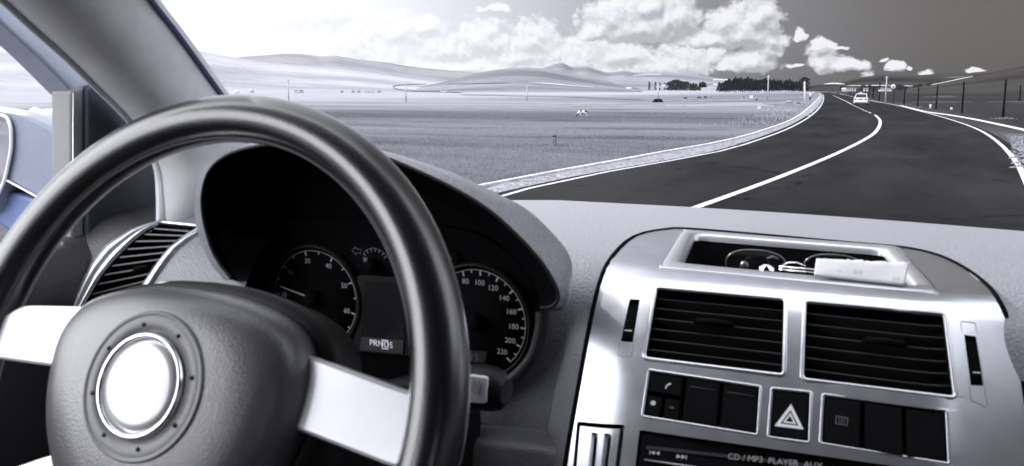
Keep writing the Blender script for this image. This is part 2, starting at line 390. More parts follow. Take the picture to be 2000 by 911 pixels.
C_DASH = [(1706, 224), (1690, 217.5), (1668, 207), (1652, 198.5), (1637, 191.5), (1626, 186)]
def fine_px(pts, n): return spline(np.array(pts, float), n)
Lg = fine_px(L_LINE, 160); Rg = fine_px(R_LINE, 160)
def x_at(poly, y):
    i = np.argsort(poly[:, 1]); return float(np.interp(y, poly[i, 1], poly[i, 0]))
mb = MB(); rows = []
for y in np.r_[181, 181.7, 182.5, 183.5, 184.5, 186, 188, 190.5, np.linspace(193, 300, 40), np.linspace(305, 520, 24)]:
    a = ground(x_at(Lg, y), y, .02); c = ground(x_at(Rg, y), y, .02)
    a = a + (a - c) / np.linalg.norm(a - c) * .35; c = c + (c - a) / np.linalg.norm(c - a) * .35
    rows.append([a + (c - a) * t for t in np.linspace(0, 1, 9)])
mb.grid(rows, smooth=False)
tag(mb.build('road', M_asph), kind='structure')

M_paint = mat('road_paint', (.36, .36, .395), .8, var=.3, vscale=9., spec=.1)
def ribbon(pts3, w, z, n, name, m, kind='structure', h=0., widths=None):
    P = spline(np.array(pts3), n); T = np.gradient(P, axis=0); T[:, 2] = 0; T /= np.linalg.norm(T, axis=1, keepdims=True)
    N = np.stack([-T[:, 1], T[:, 0], 0 * T[:, 0]], 1); ww = np.full(n, w) if widths is None else np.interp(np.linspace(0, 1, n), np.linspace(0, 1, len(widths)), widths)
    P[:, 2] = z; mb = MB()
    if h:
        e = np.array([0, 0, h])
        mb.grid([[p + q * k / 2, p + q * k / 2 + e, p - q * k / 2 + e, p - q * k / 2] for p, q, k in zip(P, N, ww)], smooth=False)
    else: mb.grid([[p + q * k / 2, p - q * k / 2] for p, q, k in zip(P, N, ww)], smooth=False)
    return tag(mb.build(name, m), kind=kind), P, N
ribbon(G(L_LINE), .12, .03, 150, 'edge_marking', M_paint)
ribbon(G(R_LINE), .14, .03, 150, 'edge_marking', M_paint)
ribbon(G(C_LINE), .165, .03, 90, 'centre_marking', M_paint)
Pd = spline(np.array(G(C_DASH)), 400); Ld = np.r_[0, np.cumsum(np.linalg.norm(np.diff(Pd, axis=0), axis=1))]
mb = MB(); s = 3.0
while s < Ld[-1] - 3:
    a = np.array([np.interp(s, Ld, Pd[:, k]) for k in range(3)]); c = np.array([np.interp(s + 2.6, Ld, Pd[:, k]) for k in range(3)])
    t = (c - a) / np.linalg.norm(c - a); q = np.array([-t[1], t[0], 0]) * .09; a[2] = c[2] = .03
    mb.face([a + q, a - q, c - q, c + q]); s += 5.6 if s < 45 else 3.2
tag(mb.build('dashed_marking', M_paint), kind='structure')

# gravel shoulders with raised pale kerbs
m, nt, out = new_mat('gravel')
p = nd(nt, 'ShaderNodeBsdfDiffuse'); lk(nt, p.outputs[0], out.inputs[0])
tc = nd(nt, 'ShaderNodeTexCoord')
v = nd(nt, 'ShaderNodeTexVoronoi'); v.inputs['Scale'].default_value = 16; lk(nt, tc.outputs['Object'], v.inputs['Vector'])
gb = nd(nt, 'ShaderNodeRGBToBW'); lk(nt, v.outputs['Color'], gb.inputs[0])
n1 = gnoise(1.1, 5)
lk(nt, mixc(nt, math_(nt, 'MULTIPLY', ramp(nt, n1, .5, .75), .6), mixc(nt, gb.outputs[0], (.06, .06, .066), (.33, .33, .365)), (.07, .069, .068)), p.inputs['Color'])
b = nd(nt, 'ShaderNodeBump'); b.inputs['Strength'].default_value = 1; b.inputs['Distance'].default_value = .03; lk(nt, v.outputs['Distance'], b.inputs['Height']); lk(nt, b.outputs[0], p.inputs['Normal'])
M_gravel = m
M_kerb = mat('kerb_concrete', (.40, .40, .435), .85, var=.25, vscale=3., bump=.4, bscale=30, spec=.2)
KERB_L = [(520, 520), (700, 452), (850, 396), (942, 363), (1023, 348), (1161, 324), (1299, 298), (1400, 280), (1481, 259), (1551, 232), (1583, 208), (1598, 192), (1602, 185), (1598, 181)]
KERB_R = [(2120, 288), (2050, 268), (2000, 255), (1955, 245), (1905, 234.5), (1854, 225.5), (1800, 217.5), (1760, 207)]
ribbon(G(KERB_L), .13, 0., 150, 'kerb', M_kerb, h=.05)
ribbon(G(KERB_R), .2, 0., 80, 'kerb', M_kerb, h=.05)
Ka = spline(np.array(G(KERB_L)), 120); La = spline(np.array(G(L_LINE)), 120)
mb = MB(); mb.grid([[a * (1 - t) + b * t + np.array([0, 0, .012]) for t in (0.02, .35, .7, 1.)] for a, b in zip(Ka, La)], smooth=False)
tag(mb.build('gravel_shoulder', M_gravel), kind='structure')
SH_R = [(1640, 183.5), (1672, 190.5), (1700, 196), (1743, 204), (1790, 213), (1820, 222)]; SH_R2 = [(1640, 184.5), (1664, 190), (1698, 198), (1743, 206), (1790, 218), (1820, 225)]
a_, b_ = spline(np.array(G(SH_R)), 50), spline(np.array(G(SH_R2)), 50)
M_pale = mat('pale_sand', (.19, .19, .21), .9, var=.2, vscale=1.5, spec=.2, bump=.3, bscale=8)
mb = MB(); mb.grid([[a + np.array([0, 0, .016]), b + np.array([0, 0, .016])] for a, b in zip(a_, b_)], smooth=False); tag(mb.build('sand_verge', M_pale), kind='structure')
# blue-grey stone bed at the right-hand bend
mb = MB(); mb.face([ground(x, y, .014) for x, y in [(1960, 262), (2040, 262), (2120, 300), (2120, 370), (2030, 330), (1990, 300)]]); tag(mb.build('gravel_bed', mat('bed_gravel', (.075, .075, .088), .9, var=.6, vscale=7., spec=.1, bump=.8, bscale=12)), kind='structure')

def stones(name, n, pts_fn, r0, r1, m, seed, kind='stuff'):
    g = np.random.default_rng(seed); V = []; Fc = []
    bm = bmesh.new(); bmesh.ops.create_icosphere(bm, subdivisions=1, radius=1); bv = np.array([q.co[:] for q in bm.verts]); bf = [tuple(x.index for x in f.verts) for f in bm.faces]; bm.free()
    mb = MB()
    for i in range(n):
        c = pts_fn(g); r = g.uniform(r0, r1); k = bv * (1 + g.uniform(-.25, .25, (len(bv), 1))) * np.array([g.uniform(.7, 1.3), g.uniform(.7, 1.3), g.uniform(.5, .8)]) * r
        mb.add(k + np.array(c) + np.array([0, 0, r * .3]), bf, False)
    return tag(mb.build(name, m), kind=kind)
M_stone = mat('field_stone', (.26, .26, .285), .9, var=.35, vscale=4., spec=.2)
def on_shoulder(g):
    i = g.uniform(12, 60); k = int(i); t = g.uniform(0, 1) ** 1.3; a = Ka[k] + (Ka[k + 1] - Ka[k]) * (i - k); b = La[k] + (La[k + 1] - La[k]) * (i - k); return a * (1 - t) + b * t
stones('shoulder_gravel', 2600, on_shoulder, .02, .06, M_stone, 3)
def outside_kerb(g):
    i = g.uniform(10, 70); k = int(i); a = Ka[k]; d = Ka[k] - La[k]; d = d / np.linalg.norm(d); return a + d * abs(g.normal(0, 1.5)) + d * .2
stones('verge_stones', 220, outside_kerb, .015, .05, M_stone, 4)
stones('bed_stones', 900, lambda g: ground(g.uniform(1975, 2060), g.uniform(268, 330), 0), .02, .06, mat('bed_stone', (.13, .13, .15), .9, var=.4, vscale=4.), 5)
stones('rubble', 420, lambda g: ground(g.uniform(60, 140), g.uniform(236, 250), 0) + np.array([0, 0, g.uniform(0, .5)]), .12, .4, mat('rubble_stone', (.55, .55, .6), .9, var=.4, vscale=1.), 6)

# pale sandy tracks and bare patches in the meadow
def patch(name, quad, m=M_pale, z=.01, n=24, wob=.35, seed=1):
    g = np.random.default_rng(seed); top, bot = quad; a = spline(np.array(top, float), n); b = spline(np.array(bot, float), n); mb = MB(); rows = []
    for i in range(n):
        w = 0 if i in (0, n - 1) else g.normal(0, wob); rows.append([ground(a[i, 0], a[i, 1] + w * .5, z), ground(b[i, 0], b[i, 1] + w, z)])
    mb.grid(rows, smooth=False); return tag(mb.build(name, m), kind='structure')
M_track = mat('dusty_track', (.16, .16, .178), .95, var=.3, vscale=.4, spec=.1)
M_dimtrack = mat('dim_track', (.06, .057, .056), .95, var=.4, vscale=.6, spec=.1)
patch('field_track', ([(560, 203.6), (900, 204.2), (1200, 205), (1400, 203), (1540, 200)], [(560, 204.8), (900, 205.8), (1200, 206.6), (1400, 204.6), (1540, 200.8)]), M_pale)
patch('bare_patch', ([(1300, 206), (1400, 202), (1470, 201), (1512, 207)], [(1300, 207.5), (1400, 207.6), (1470, 207), (1512, 208)]), M_pale, .012, wob=.5, seed=2)
patch('bare_patch', ([(1050, 203.2), (1110, 201.6), (1180, 201.2), (1230, 202)], [(1050, 204.4), (1110, 204), (1180, 203.6), (1230, 203)]), M_pale, .012, seed=3)
patch('field_track', ([(1250, 195), (1400, 194.5), (1600, 190)], [(1250, 196.6), (1400, 196.4), (1600, 191)]), M_track, .01, seed=4)
patch('bare_patch', ([(760, 208.6), (900, 209.6), (1100, 208.6), (1300, 208.4)], [(760, 209.6), (900, 212), (1100, 210.6), (1300, 209.4)]), M_track, .008, seed=5)
patch('bare_patch', ([(820, 192), (850, 190.8), (890, 192)], [(820, 193), (850, 193.4), (890, 193)]), M_pale, .01, seed=6)
patch('bare_patch', ([(1780, 200), (1830, 198.6), (1900, 199)], [(1780, 200.8), (1830, 200.6), (1900, 200)]), M_dimtrack, .01, seed=7)
patch('bare_patch', ([(1800, 190), (1850, 187.4), (1870, 189)], [(1800, 190.6), (1850, 189.8), (1870, 190)]), M_dimtrack, .01, seed=8)
patch('bare_patch', ([(1930, 199), (1990, 198), (2030, 199)], [(1930, 200), (1990, 199.8), (2030, 200)]), M_dimtrack, .01, seed=9)

# --- hills: each a ridge with a foot in front and a back slope
def hill(name, crest, dist, depth, m, n=110, back=None, rough=.04, seed=0, foot_z=-.5):
    P = spline(np.array(crest, float), n); mb = MB(); rows = []
    for i, (px, py) in enumerate(P):
        c = atdist(px, py, dist); d = c[:2] / np.linalg.norm(c[:2]); h = max(c[2], .1); row = []
        for t in np.r_[np.linspace(-1, 0, 15), np.linspace(.15, 1, 6)]:
            k = .5 + .5 * math.cos(math.pi * t); q = c[:2] + d * depth * t
            z = h * k; z += h * rough * (mnoise.noise(Vector((q[0] * .006 + seed, q[1] * .006, seed))) + .5 * mnoise.noise(Vector((q[0] * .02, q[1] * .02, seed)))) * math.sin(math.pi * min(1, max(0, 1 + t)))
            row.append((q[0], q[1], z + foot_z * (abs(t) == 1)))
        rows.append(row)
    mb.grid(rows); return tag(mb.build(name, m), kind='structure')
def hill_mat(name, lo, hi, dark, sc=.006):
    m, nt_, out = new_mat(name); global nt, tc; nt = nt_
    p = nd(nt, 'ShaderNodeBsdfDiffuse'); lk(nt, p.outputs[0], out.inputs[0])
    tc = nd(nt, 'ShaderNodeTexCoord'); a = gnoise(sc, 7, sx=.35, rot=-.4); f = gnoise(sc * 14, 7, sx=.5, rough=.75)
    c = mixc(nt, ramp(nt, a, .36, .62), lo, hi); c = mixc(nt, math_(nt, 'MULTIPLY', ramp(nt, f, .45, .68), .6), c, dark); lk(nt, c, p.inputs['Color']); return m
HM_pale = hill_mat('pale_hill_grass', (.19, .19, .212), (.31, .31, .34), (.14, .14, .16))  # pale grass, its colour lightened further to carry the glare on the left
HM_mid = hill_mat('mid_hill_grass', (.10, .10, .113), (.20, .20, .222), (.075, .075, .086), .008)
HM_dark = hill_mat('dark_hill_grass', (.12, .12, .135), (.19, .19, .205), (.105, .105, .118))
HM_brown = hill_mat('brown_hill_grass', (.014, .0132, .0125), (.035, .0335, .032), (.012, .011, .011), .01)
hill('hill', [(-160, 96), (-60, 90), (0, 86), (40, 83), (150, 80), (280, 86), (357, 97), (424, 110), (508, 122), (592, 130), (676, 134), (760, 144), (844, 155), (930, 165), (1000, 174)], 1500, 900, HM_pale, seed=1)
hill('hill', [(380, 125), (440, 117), (480, 112), (514, 109), (558, 106), (592, 107), (626, 111), (656, 110.5), (704, 118), (746, 122), (802, 131), (870, 138), (930, 143), (1010, 158)], 2600, 900, HM_dark, seed=2)
hill('hill', [(780, 176), (850, 164), (890, 155), (930, 144), (977, 136), (1023, 133), (1069, 136), (1115, 145), (1161, 154), (1207, 164), (1250, 173)], 1000, 420, HM_mid, seed=3)
hill('hill', [(1000, 160), (1040, 143), (1063, 133), (1094, 124), (1119, 132), (1147, 131.5), (1185, 142), (1217, 139), (1245, 142), (1308, 143), (1367, 149), (1409, 154), (1455, 160), (1520, 168), (1570, 174)], 2400, 900, HM_dark, seed=4, rough=.02)
hill('hill', [(1560, 170), (1640, 161), (1677, 152.5), (1710, 148), (1740, 147), (1790, 149), (1850, 153), (1920, 160), (2000, 168)], 1500, 600, HM_brown, seed=5)
hill('hill', [(1700, 162), (1771, 150), (1840, 144.5), (1883, 145), (1940, 148), (2060, 155)], 2600, 800, HM_brown, seed=6)
hill('hill', [(1770, 174), (1812, 167), (1845, 160), (1901, 149), (1939, 142), (1995, 131), (2060, 122), (2150, 114), (2280, 112)], 850, 420, HM_brown, seed=7)
# farm road climbing the right-hand hill, chalk cuts and the winding track on the left slopes: thin sheets lying on the hills' own faces
from mathutils.bvhtree import BVHTree
HV_, HF_ = [], []
for o in [x for x in COL.objects if x.name.startswith('hill')]:
    k = len(HV_); HV_ += [v.co.copy() for v in o.data.vertices]; HF_ += [tuple(q + k for q in f.vertices) for f in o.data.polygons]
HB = BVHTree.FromPolygons(HV_, HF_)
def onhill(px, py):
    r = Vector(ray(px, py)).normalized(); h = HB.ray_cast(Vector((0, 0, EYE)), r)[0]
    g_ = -EYE / r.z if r.z < -1e-4 else 1e9
    if h is None or h.length > g_: h = Vector((0, 0, EYE)) + r * min(g_, 3000)
    return np.array(h - r * .8 + Vector((0, 0, .25)))
M_chalk = mat('chalk_soil', (.30, .30, .33), .95, var=.25, vscale=.05, spec=.1)
def hill_strip(name, pts, m, n=40):
    """pts: (px, py, half thickness in px) along the strip."""
    P = spline(np.array(pts, float), n); mb = MB()
    mb.grid([[onhill(x, y - w), onhill(x, y), onhill(x, y + w)] for x, y, w in P]); return tag(mb.build(name, m), kind='structure')
M_soil = hill_mat('track_soil', (.07, .07, .08), (.11, .11, .125), (.05, .05, .05), .02)
hill_strip('hill_track', [(1818, 167, .5), (1850, 160.5, .6), (1880, 154, .5), (1900, 150.3, .4)], M_chalk)
hill_strip('hill_track', [(900, 181.5, .5), (800, 178, .6), (767, 171.5, .8), (785, 166.5, .7), (835, 164.5, .3)], M_soil)
hill_strip('hill_track', [(1255, 196, .3), (1100, 190, .4), (900, 186, .4)], M_soil)
hill_strip('chalk_cut', [(1030, 161.3, .3), (1070, 164, .9), (1110, 167.5, .9), (1160, 171.5, .3)], M_chalk)
hill_strip('chalk_cut', [(1235, 149, .3), (1262, 145.8, 1.1), (1292, 146.3, .4)], M_chalk)
hill_strip('chalk_cut', [(1608, 165, .3), (1628, 163.5, 1.6), (1650, 165, .4)], M_chalk)
hill_strip('chalk_cut', [(1655, 168, .4), (1720, 167.5, .6), (1790, 168.8, .4)], M_chalk)
hill_strip('dark_strip', [(1842, 152.5, .3), (1865, 151, 1.6), (1890, 151.5, .5)], mat('dark_strip_tone', (.008, .008, .008), .95))  # dark strip across the hill face
hill_strip('dark_strip', [(872, 165, .2), (940, 163.6, .7), (998, 162.5, .3)], M_soil)

# --- dry grass in front of the hills
def tufts(name, n, fn, h0, h1, m, seed):
    g = np.random.default_rng(seed); V = []; Fc = []
    for i in range(n):
        c = fn(g)
        if c is None: continue
        a = g.uniform(0, math.pi); h = g.uniform(h0, h1); w = h * .07 * g.uniform(.6, 1.4); l = g.normal(0, .35 * h, 2)
        dx, dy = math.cos(a) * w, math.sin(a) * w; o = len(V)
        V += [(c[0] - dx, c[1] - dy, -.01), (c[0] + dx, c[1] + dy, -.01), (c[0] + l[0], c[1] + l[1], h)]; Fc.append((o, o + 1, o + 2))
    mb = MB(); mb.v = V; mb.f = Fc; mb.sm = [False] * len(Fc)
    return tag(mb.build(name, m), kind='stuff')
def left_meadow(g):
    y = 222 + 190 * g.uniform(0, 1) ** 1.5; x = g.uniform(480, 1600)
    k = float(np.interp(y, [185, 192, 208, 232, 259, 280, 298, 324, 348, 363, 396, 452], [1600, 1597, 1580, 1548, 1478, 1398, 1296, 1158, 1020, 940, 845, 695]))
    if x > k - 4: return None
    q = ground(x, y)
    if mnoise.noise(Vector((q[0] * .09, q[1] * .22, 0))) < g.uniform(-.5, .25): return None
    return q
tufts('meadow_grass', 90000, left_meadow, .03, .11, mat('dry_grass_blades', (.15, .15, .168), .9, var=.5, vscale=.25, spec=.15), 11)
def right_field(g):
    y = 190 + 75 * g.uniform(0, 1) ** 1.4; x = g.uniform(1680, 2040)
    k = float(np.interp(y, [184, 207, 217, 225, 234, 245, 255, 268, 288], [1660, 1752, 1800, 1854, 1905, 1955, 2000, 2050, 2120]))
    return None if x < k + 4 else ground(x, y)
tufts('field_grass', 14000, right_field, .04, .12, mat('turf_blades', (.022, .0205, .0195), .9, var=.5, vscale=.3, spec=.15), 12)
def kerb_verge(g):
    i = g.uniform(8, 100); k = int(i); a = Ka[k] + (Ka[k + 1] - Ka[k]) * (i - k); d = Ka[k] - La[k]; d = d / np.linalg.norm(d); q = a + d * (.15 + abs(g.normal(0, 1.6)))
    return q if mnoise.noise(Vector((q[0] * .35, q[1] * .35, 3))) > g.uniform(-.45, .3) else None
tufts('verge_grass', 16000, kerb_verge, .05, .30, mat('bleached_grass', (.22, .22, .245), .9, var=.5, vscale=.4, spec=.1), 14)

# ================================================================== things out on the steppe
M_dark = mat('tarred_post', (.005, .005, .005), .8, spec=.1, var=.3, vscale=3.)
M_white = mat('white_enamel', (.42, .42, .44), .45, var=.05, vscale=2.)
M_wood = mat('grey_timber', (.26, .26, .29), .85, var=.3, vscale=2.)
M_black = mat('black_trim', (.012, .012, .013), .5)
M_glassdark = mat('dark_glazing', (.015, .016, .02), .08, spec=.6)
M_roofg = mat('sheet_roof', (.10, .10, .115), .6, var=.2, vscale=.6)
M_wallw = mat('whitewashed_wall', (.36, .36, .39), .9, var=.12, vscale=.8)
def face_cam(p): return math.atan2(-p[0], p[1])

# --- fence posts beside the right-hand lane
POSTS = [(1958.6, 166, 232, 'tallest black fence post, with pale stones at its foot beside the bend'), (1878.5, 168, 221.5, 'black fence post second from the road bend, without stones at its foot'),
         (1828, 172, 214, 'plain black fence post third from the road bend'), (1792, 175, 209, 'black fence post with pale rubble at its foot, just beyond two white markers'),
         (1765.5, 176, 205, 'short black fence post next to the round sign on its bend side'), (1716.5, 164.5, 199, 'tall thin black post with a small white collar behind the round sign'),
         (1705, 173, 192.5, None), (1697, 175, 190.5, None), (1690, 175, 189, None), (1684, 174, 188, None), (1678.5, 174, 187.3, None), (1672, 174.5, 186.6, None), (1667, 174.5, 186, None), (1662, 175, 185.5, None), (1658, 175, 185.2, None),
         (1991, 171, 198, 'lone black post standing far out in the dark field')]
for px, py0, py1, lab in POSTS:
    b = ground(px, py1); d = np.hypot(b[0], b[1]); h = (py1 - py0) / F * math.hypot(d, EYE) * 1.0
    mb = MB(); r = min(.12, max(.07, d * .0006)); mb.tube([b + np.array([0, 0, -.1]), b + np.array([0, 0, h * .6]), b + np.array([random.uniform(-.02, .02), 0, h])], [r * 1.1, r, r * .9], 8)
    if lab and 'collar' not in lab and 'rubble' not in lab: o = mb.build('fence_post', M_dark); tag(o, lab, 'fence post', 'black fence posts beside the road')
    elif lab and 'collar' in lab:
        o = thing('fence_post', b, lab, 'fence post', 'black fence posts beside the road'); mb.build('shaft', M_dark, o)
        c = MB(); c.tube([b + np.array([0, 0, h * .52]), b + np.array([0, 0, h * .60])], .1, 8); c.build('collar', M_white, o)
    else:
        o = mb.build('fence_post', M_dark); tag(o, lab or 'small black fence post in the far run beside the white car', 'fence post', 'black fence posts beside the road' if lab else 'far fence posts by the white car')
# stones heaped at the feet of some posts
for px, py, n, s in ((1958, 233, 26, 21), (1793, 209.5, 14, 22), (1766, 206, 10, 23)):
    stones('post_foot_stones', n, lambda g: ground(px, py) + np.array([g.normal(0, .35), g.normal(0, .25), 0]), .05, .13, mat('dusky_stone', (.10, .10, .105), .9, var=.4, vscale=4., spec=.1), s)
for px, y0, y1, lab in ((1817, 205, 212, 'short white roadside marker nearest the third fence post'), (1858, 210.5, 214.5, 'short white roadside marker closer to the bend')):
    b = ground(px, y1); h = (y1 - y0) / F * np.hypot(b[0], b[1]); mb = MB(); mb.tube([b - np.array([0, 0, .05]), b + np.array([0, 0, h * .85]), b + np.array([0, 0, h])], [.1, .1, .05], 8)
    tag(mb.build('roadside_marker', M_white), lab, 'marker', 'white roadside markers')

# --- round speed sign
b = ground(1745, 202.5); d = np.hypot(b[0], b[1]); k = d / F
sg = thing('speed_sign', b, 'round white speed sign on a slim post beside the road', 'road sign')
mb = MB(); mb.tube([b - np.array([0, 0, .1]), b + np.array([0, 0, 29.5 * k + .1])], .045, 8); mb.build('post', M_dark, sg)
c = np.array([*(b[:2] + np.array([-2.2 * k, 0])), 0]) + np.array([0, -.08, 29.5 * k]); ax = -c / np.linalg.norm(c); ax[2] = 0
mb = MB(); mb.lathe([(0, -.01), (5.4 * k, -.01), (5.4 * k, .01), (4.0 * k, .012)], c, ax, 28); mb.build('rim', M_black, sg)
mb = MB(); mb.lathe([(0, .016), (4.1 * k, .016), (4.1 * k, 0)], c, ax, 28); fc = mb.build('face', M_white, sg)
tv, tf = text2d('40', 4.6 * k); rgt = np.cross([0, 0, 1.], ax)
mb = MB(); mb.add([c + ax * .024 + rgt * x + np.array([0, 0, y]) for x, y in tv], tf, False); mb.build('number', M_black, fc)

# --- thin poles
def pole(name, px, y0, y1, r, m, lab, cat='pole', group=None, foot=False, lean=0.):
    b = ground(px, y1); d = np.hypot(b[0], b[1]); h = (y1 - y0) / F * d
    t = thing(name, b, lab, cat, group); mb = MB(); mb.tube([b - np.array([0, 0, .1]), b + np.array([lean * h, 0, h])], [r, r * .7], 8); mb.build('shaft', m, t)
    if lean: return t
    mb = MB(); mb.tube([b + np.array([-.22 + lean * h, 0, h * .93]), b + np.array([.22 + lean * h, 0, h * .93])], r * .6, 6); mb.build('crossarm', m, t)
    if foot: mb = MB(); mb.lathe([(0, .5), (.5, .5), (.9, 0)], b, (0, 0, 1), 12); mb.build('footing', M_dark, t)
    return t
GP = 'utility poles across the meadow'
pole('utility_pole', 564, 158, 199, .10, M_wood, 'pale utility pole just past the top of the steering wheel', group=GP)
pole('utility_pole', 793, 160, 200, .10, M_wood, 'pale utility pole below the winding hill track', group=GP)
pole('utility_pole', 1029, 168, 198, .09, M_wood, 'pale utility pole in front of the low middle hill', group=GP)
pole('utility_pole', 1285, 164, 200, .11, M_wood, 'pale utility pole with a dark footing, left of the round tree clump', group=GP, foot=True)
pole('utility_pole', 1499, 150, 196, .13, M_wood, 'grey utility pole standing before the dark conifer belt', group=GP)
pole('utility_pole', 1572, 163, 206, .12, M_white, 'white leaning pole at the road end of the conifer belt', group=GP, lean=-.06)
pole('utility_pole', 1729, 154, 199.5, .11, M_wood, 'tall grey pole beside the round speed sign', group=GP)
b = atdist(1094, 125, 2400); mb = MB(); mb.tube([b + np.array([0, 0, -8]), b + np.array([0, 0, 31])], [.9, .5], 6); t = thing('radio_mast', b, 'thin radio mast on the pointed dark hilltop', 'mast'); mb.build('lattice_shaft', M_wood, t)
mb = MB(); mb.box(b + np.array([5, 0, 0]), (7, 6, 6)); mb.build('equipment_hut', M_wood, t)

# --- stone marker in the meadow
b = ground(1083, 284.5); d = np.hypot(b[0], b[1]); h = 19 / F * d
t = thing('marker_post', b, 'squat concrete marker post standing alone in the meadow', 'marker')
mb = MB(); mb.box(b + np.array([0, 0, h * .42]), (.11, .11, h * .96)); mb.build('shaft', mat('weathered_concrete', (.10, .10, .12), .9, var=.3, vscale=9.), t, bevel=.01)
mb = MB(); mb.box(b + np.array([0, 0, h * .95]), (.13, .13, h * .12)); mb.build('cap', M_dark, t, bevel=.02)
stones('marker_soil', 40, lambda g: b + np.array([g.normal(0, .3), g.normal(0, .2), -.02]), .03, .09, mat('dark_soil', (.05, .05, .055), .95, var=.4), 31)

# --- boards and blocks in the meadow
b = ground(1483, 214); k = np.hypot(b[0], b[1]) / F; mb = MB(); mb.box(b + np.array([0, 0, 3 * k]), (6 * k, 5 * k, 6 * k)); tag(mb.build('concrete_block', M_wallw, bevel=.05), 'white cube block lying alone on the meadow left of the road', 'block')
b = ground(1467, 195.5); k = np.hypot(b[0], b[1]) / F; t = thing('notice_board', b, 'pale square notice board on legs in front of the conifer belt', 'sign')
mb = MB(); mb.box(b + np.array([0, 0, 5.6 * k]), (6 * k, .08, 5 * k)); mb.build('panel', M_white, t)
for s in (-1, 1): mb = MB(); mb.tube([b + np.array([s * 2 * k, 0, 0]), b + np.array([s * 2 * k, 0, 4 * k])], .09, 6); mb.build('leg', M_wood, t)
b = ground(1582, 196); k = np.hypot(b[0], b[1]) / F; t = thing('delineator_post', b, 'white and dark banded roadside post near the far end of the left verge', 'post')
mb = MB(); mb.tube([b, b + np.array([0, 0, 6 * k])], .16, 8); mb.build('foot_band', M_dark, t); mb = MB(); mb.tube([b + np.array([0, 0, 6 * k]), b + np.array([0, 0, 12 * k])], .16, 8); mb.build('top_band', M_white, t)
b = ground(1589, 183.2); k = np.hypot(b[0], b[1]) / F; mb = MB(); a1, a2 = ground(1575, 183.2), ground(1591, 183.2); mb.prism([a1, a2, a2 + np.array([0, 0, 2.6 * k]), a1 + np.array([0, 0, 2.6 * k])], (0, .5, 0)); tag(mb.build('boundary_wall', M_wallw), 'low white boundary wall at the road end of the conifer belt', 'wall')

# --- conifer belt: trunk + crown of many small needle sprays
M_trunk = mat('pine_bark', (.06, .05, .045), .95, var=.3)
M_need = mat('dark_needles', (.012, .014, .021), .9, var=.7, vscale=.5, spec=.1)
def crown_mesh(seed, conic):
    g = np.random.default_rng(seed); mb = MB()
    for i in range(620):
        t = g.uniform(0, 1) ** .85; z = .14 + .86 * t
        R_ = (.30 * (1 - t) ** .75 + .035) if conic else (.36 * math.sqrt(max(0, 1 - ((t - .45) / .57) ** 2)) + .02)
        lobe = 1 + .35 * math.sin(z * 23 + seed) * math.sin(seed * 2 + 3 * z)
        a = g.uniform(0, 2 * math.pi); r = R_ * lobe * math.sqrt(g.uniform(.15, 1)) * (1 + .22 * math.sin(3 * a + 9 * z + seed)); c = np.array([r * math.cos(a), r * math.sin(a), z - .05 * r])
        u = g.normal(0, 1, 3); u /= np.linalg.norm(u); w = np.cross(u, g.normal(0, 1, 3)); w /= np.linalg.norm(w); s = g.uniform(.018, .05)
        mb.add([c - u * s * 1.5, c + w * s, c + u * s * 1.5, c - w * s * .7], [(0, 1, 2, 3)], False)
    return mb
TREES = []
for i in range(5):
    t = thing('conifer' if i < 4 else 'round_tree', (0, 0, 0), None, 'tree')
    mb = MB(); pts = [(0, 0, -.03), (.008, .004, .35), (-.004, .003, .7), (0, 0, .95)]; mb.tube(pts, [.028, .020, .011, .003], 7)
    for k in range(7):
        z = .2 + .1 * k; a = k * 2.4 + i; mb.tube([(0, 0, z), (.16 * math.cos(a) * (1.1 - z), .16 * math.sin(a) * (1.1 - z), z + .04)], [.007, .003], 5)
    mb.build('trunk', M_trunk, t); crown_mesh(40 + i, i < 4).build('crown', M_need, t); TREES.append(t)
used_t = set()
def tree(px, y0, y1, kind, lab, group, wide=1.):
    b = ground(px, y1); d = np.hypot(b[0], b[1]); h = (y1 - y0) / F * d
    t = TREES[kind]
    if kind in used_t: t = copy_tree(t)
    used_t.add(kind); t.location = (b[0], b[1], 0); t.rotation_euler.z = random.uniform(0, 6.28); t.scale = (h * wide, h * wide, h); tag(t, lab, 'tree', group); return t
g = np.random.default_rng(5)
GB = 'dark conifers of the shelter belt'; LB = 'dark conifer in the dense shelter belt left of the road'
for px in np.arange(1405, 1500, 4.2): tree(px + g.normal(0, .8), np.interp(px, [1405, 1425, 1440, 1500], [164, 158, 155, 157]) + g.normal(0, 1.6), 180.6 + g.uniform(-.4, .6), int(g.integers(0, 4)), LB, GB, 1.0)
for px in (1503, 1507, 1510, 1514, 1519, 1524): tree(px, 158.5 + g.normal(0, 1.5), 180.4, int(g.integers(0, 4)), LB, GB, .9)
for px, y in ((1531, 160), (1535, 158), (1541, 157), (1546, 160), (1549, 161)): tree(px, y, 180.3, int(g.integers(0, 4)), 'dark conifer in the thinner clump between the belt and the big end tree', 'conifers of the thinner clump', .95)
for px, y in ((1555, 160.5), (1560, 161)): tree(px, y, 180.2, int(g.integers(0, 4)), 'slim dark conifer close beside the big end tree', 'slim conifers by the end tree', .9)
tree(1570, 153.5, 181, 4, 'big broad dark tree at the road end of the conifer belt', 'end tree', 1.05)
GC = 'trees of the round clump'; LC = 'blue-grey tree in the round clump between the village and the belt'
for px, y in ((1306, 162), (1311, 160), (1316, 157.5), (1321, 157), (1326, 159), (1331, 160), (1336, 161), (1341, 160.5)): tree(px, y, 178.6 + g.uniform(-.3, .3), 4, LC, GC, 1.1)
for px, y in ((1349, 164), (1354, 163), (1359, 164), (1367, 162), (1372, 160.5), (1376, 162)): tree(px, y, 179, int(g.integers(0, 4)), 'tree of the sparse row between the round clump and the long white wall', 'sparse row of trees', 1.0)
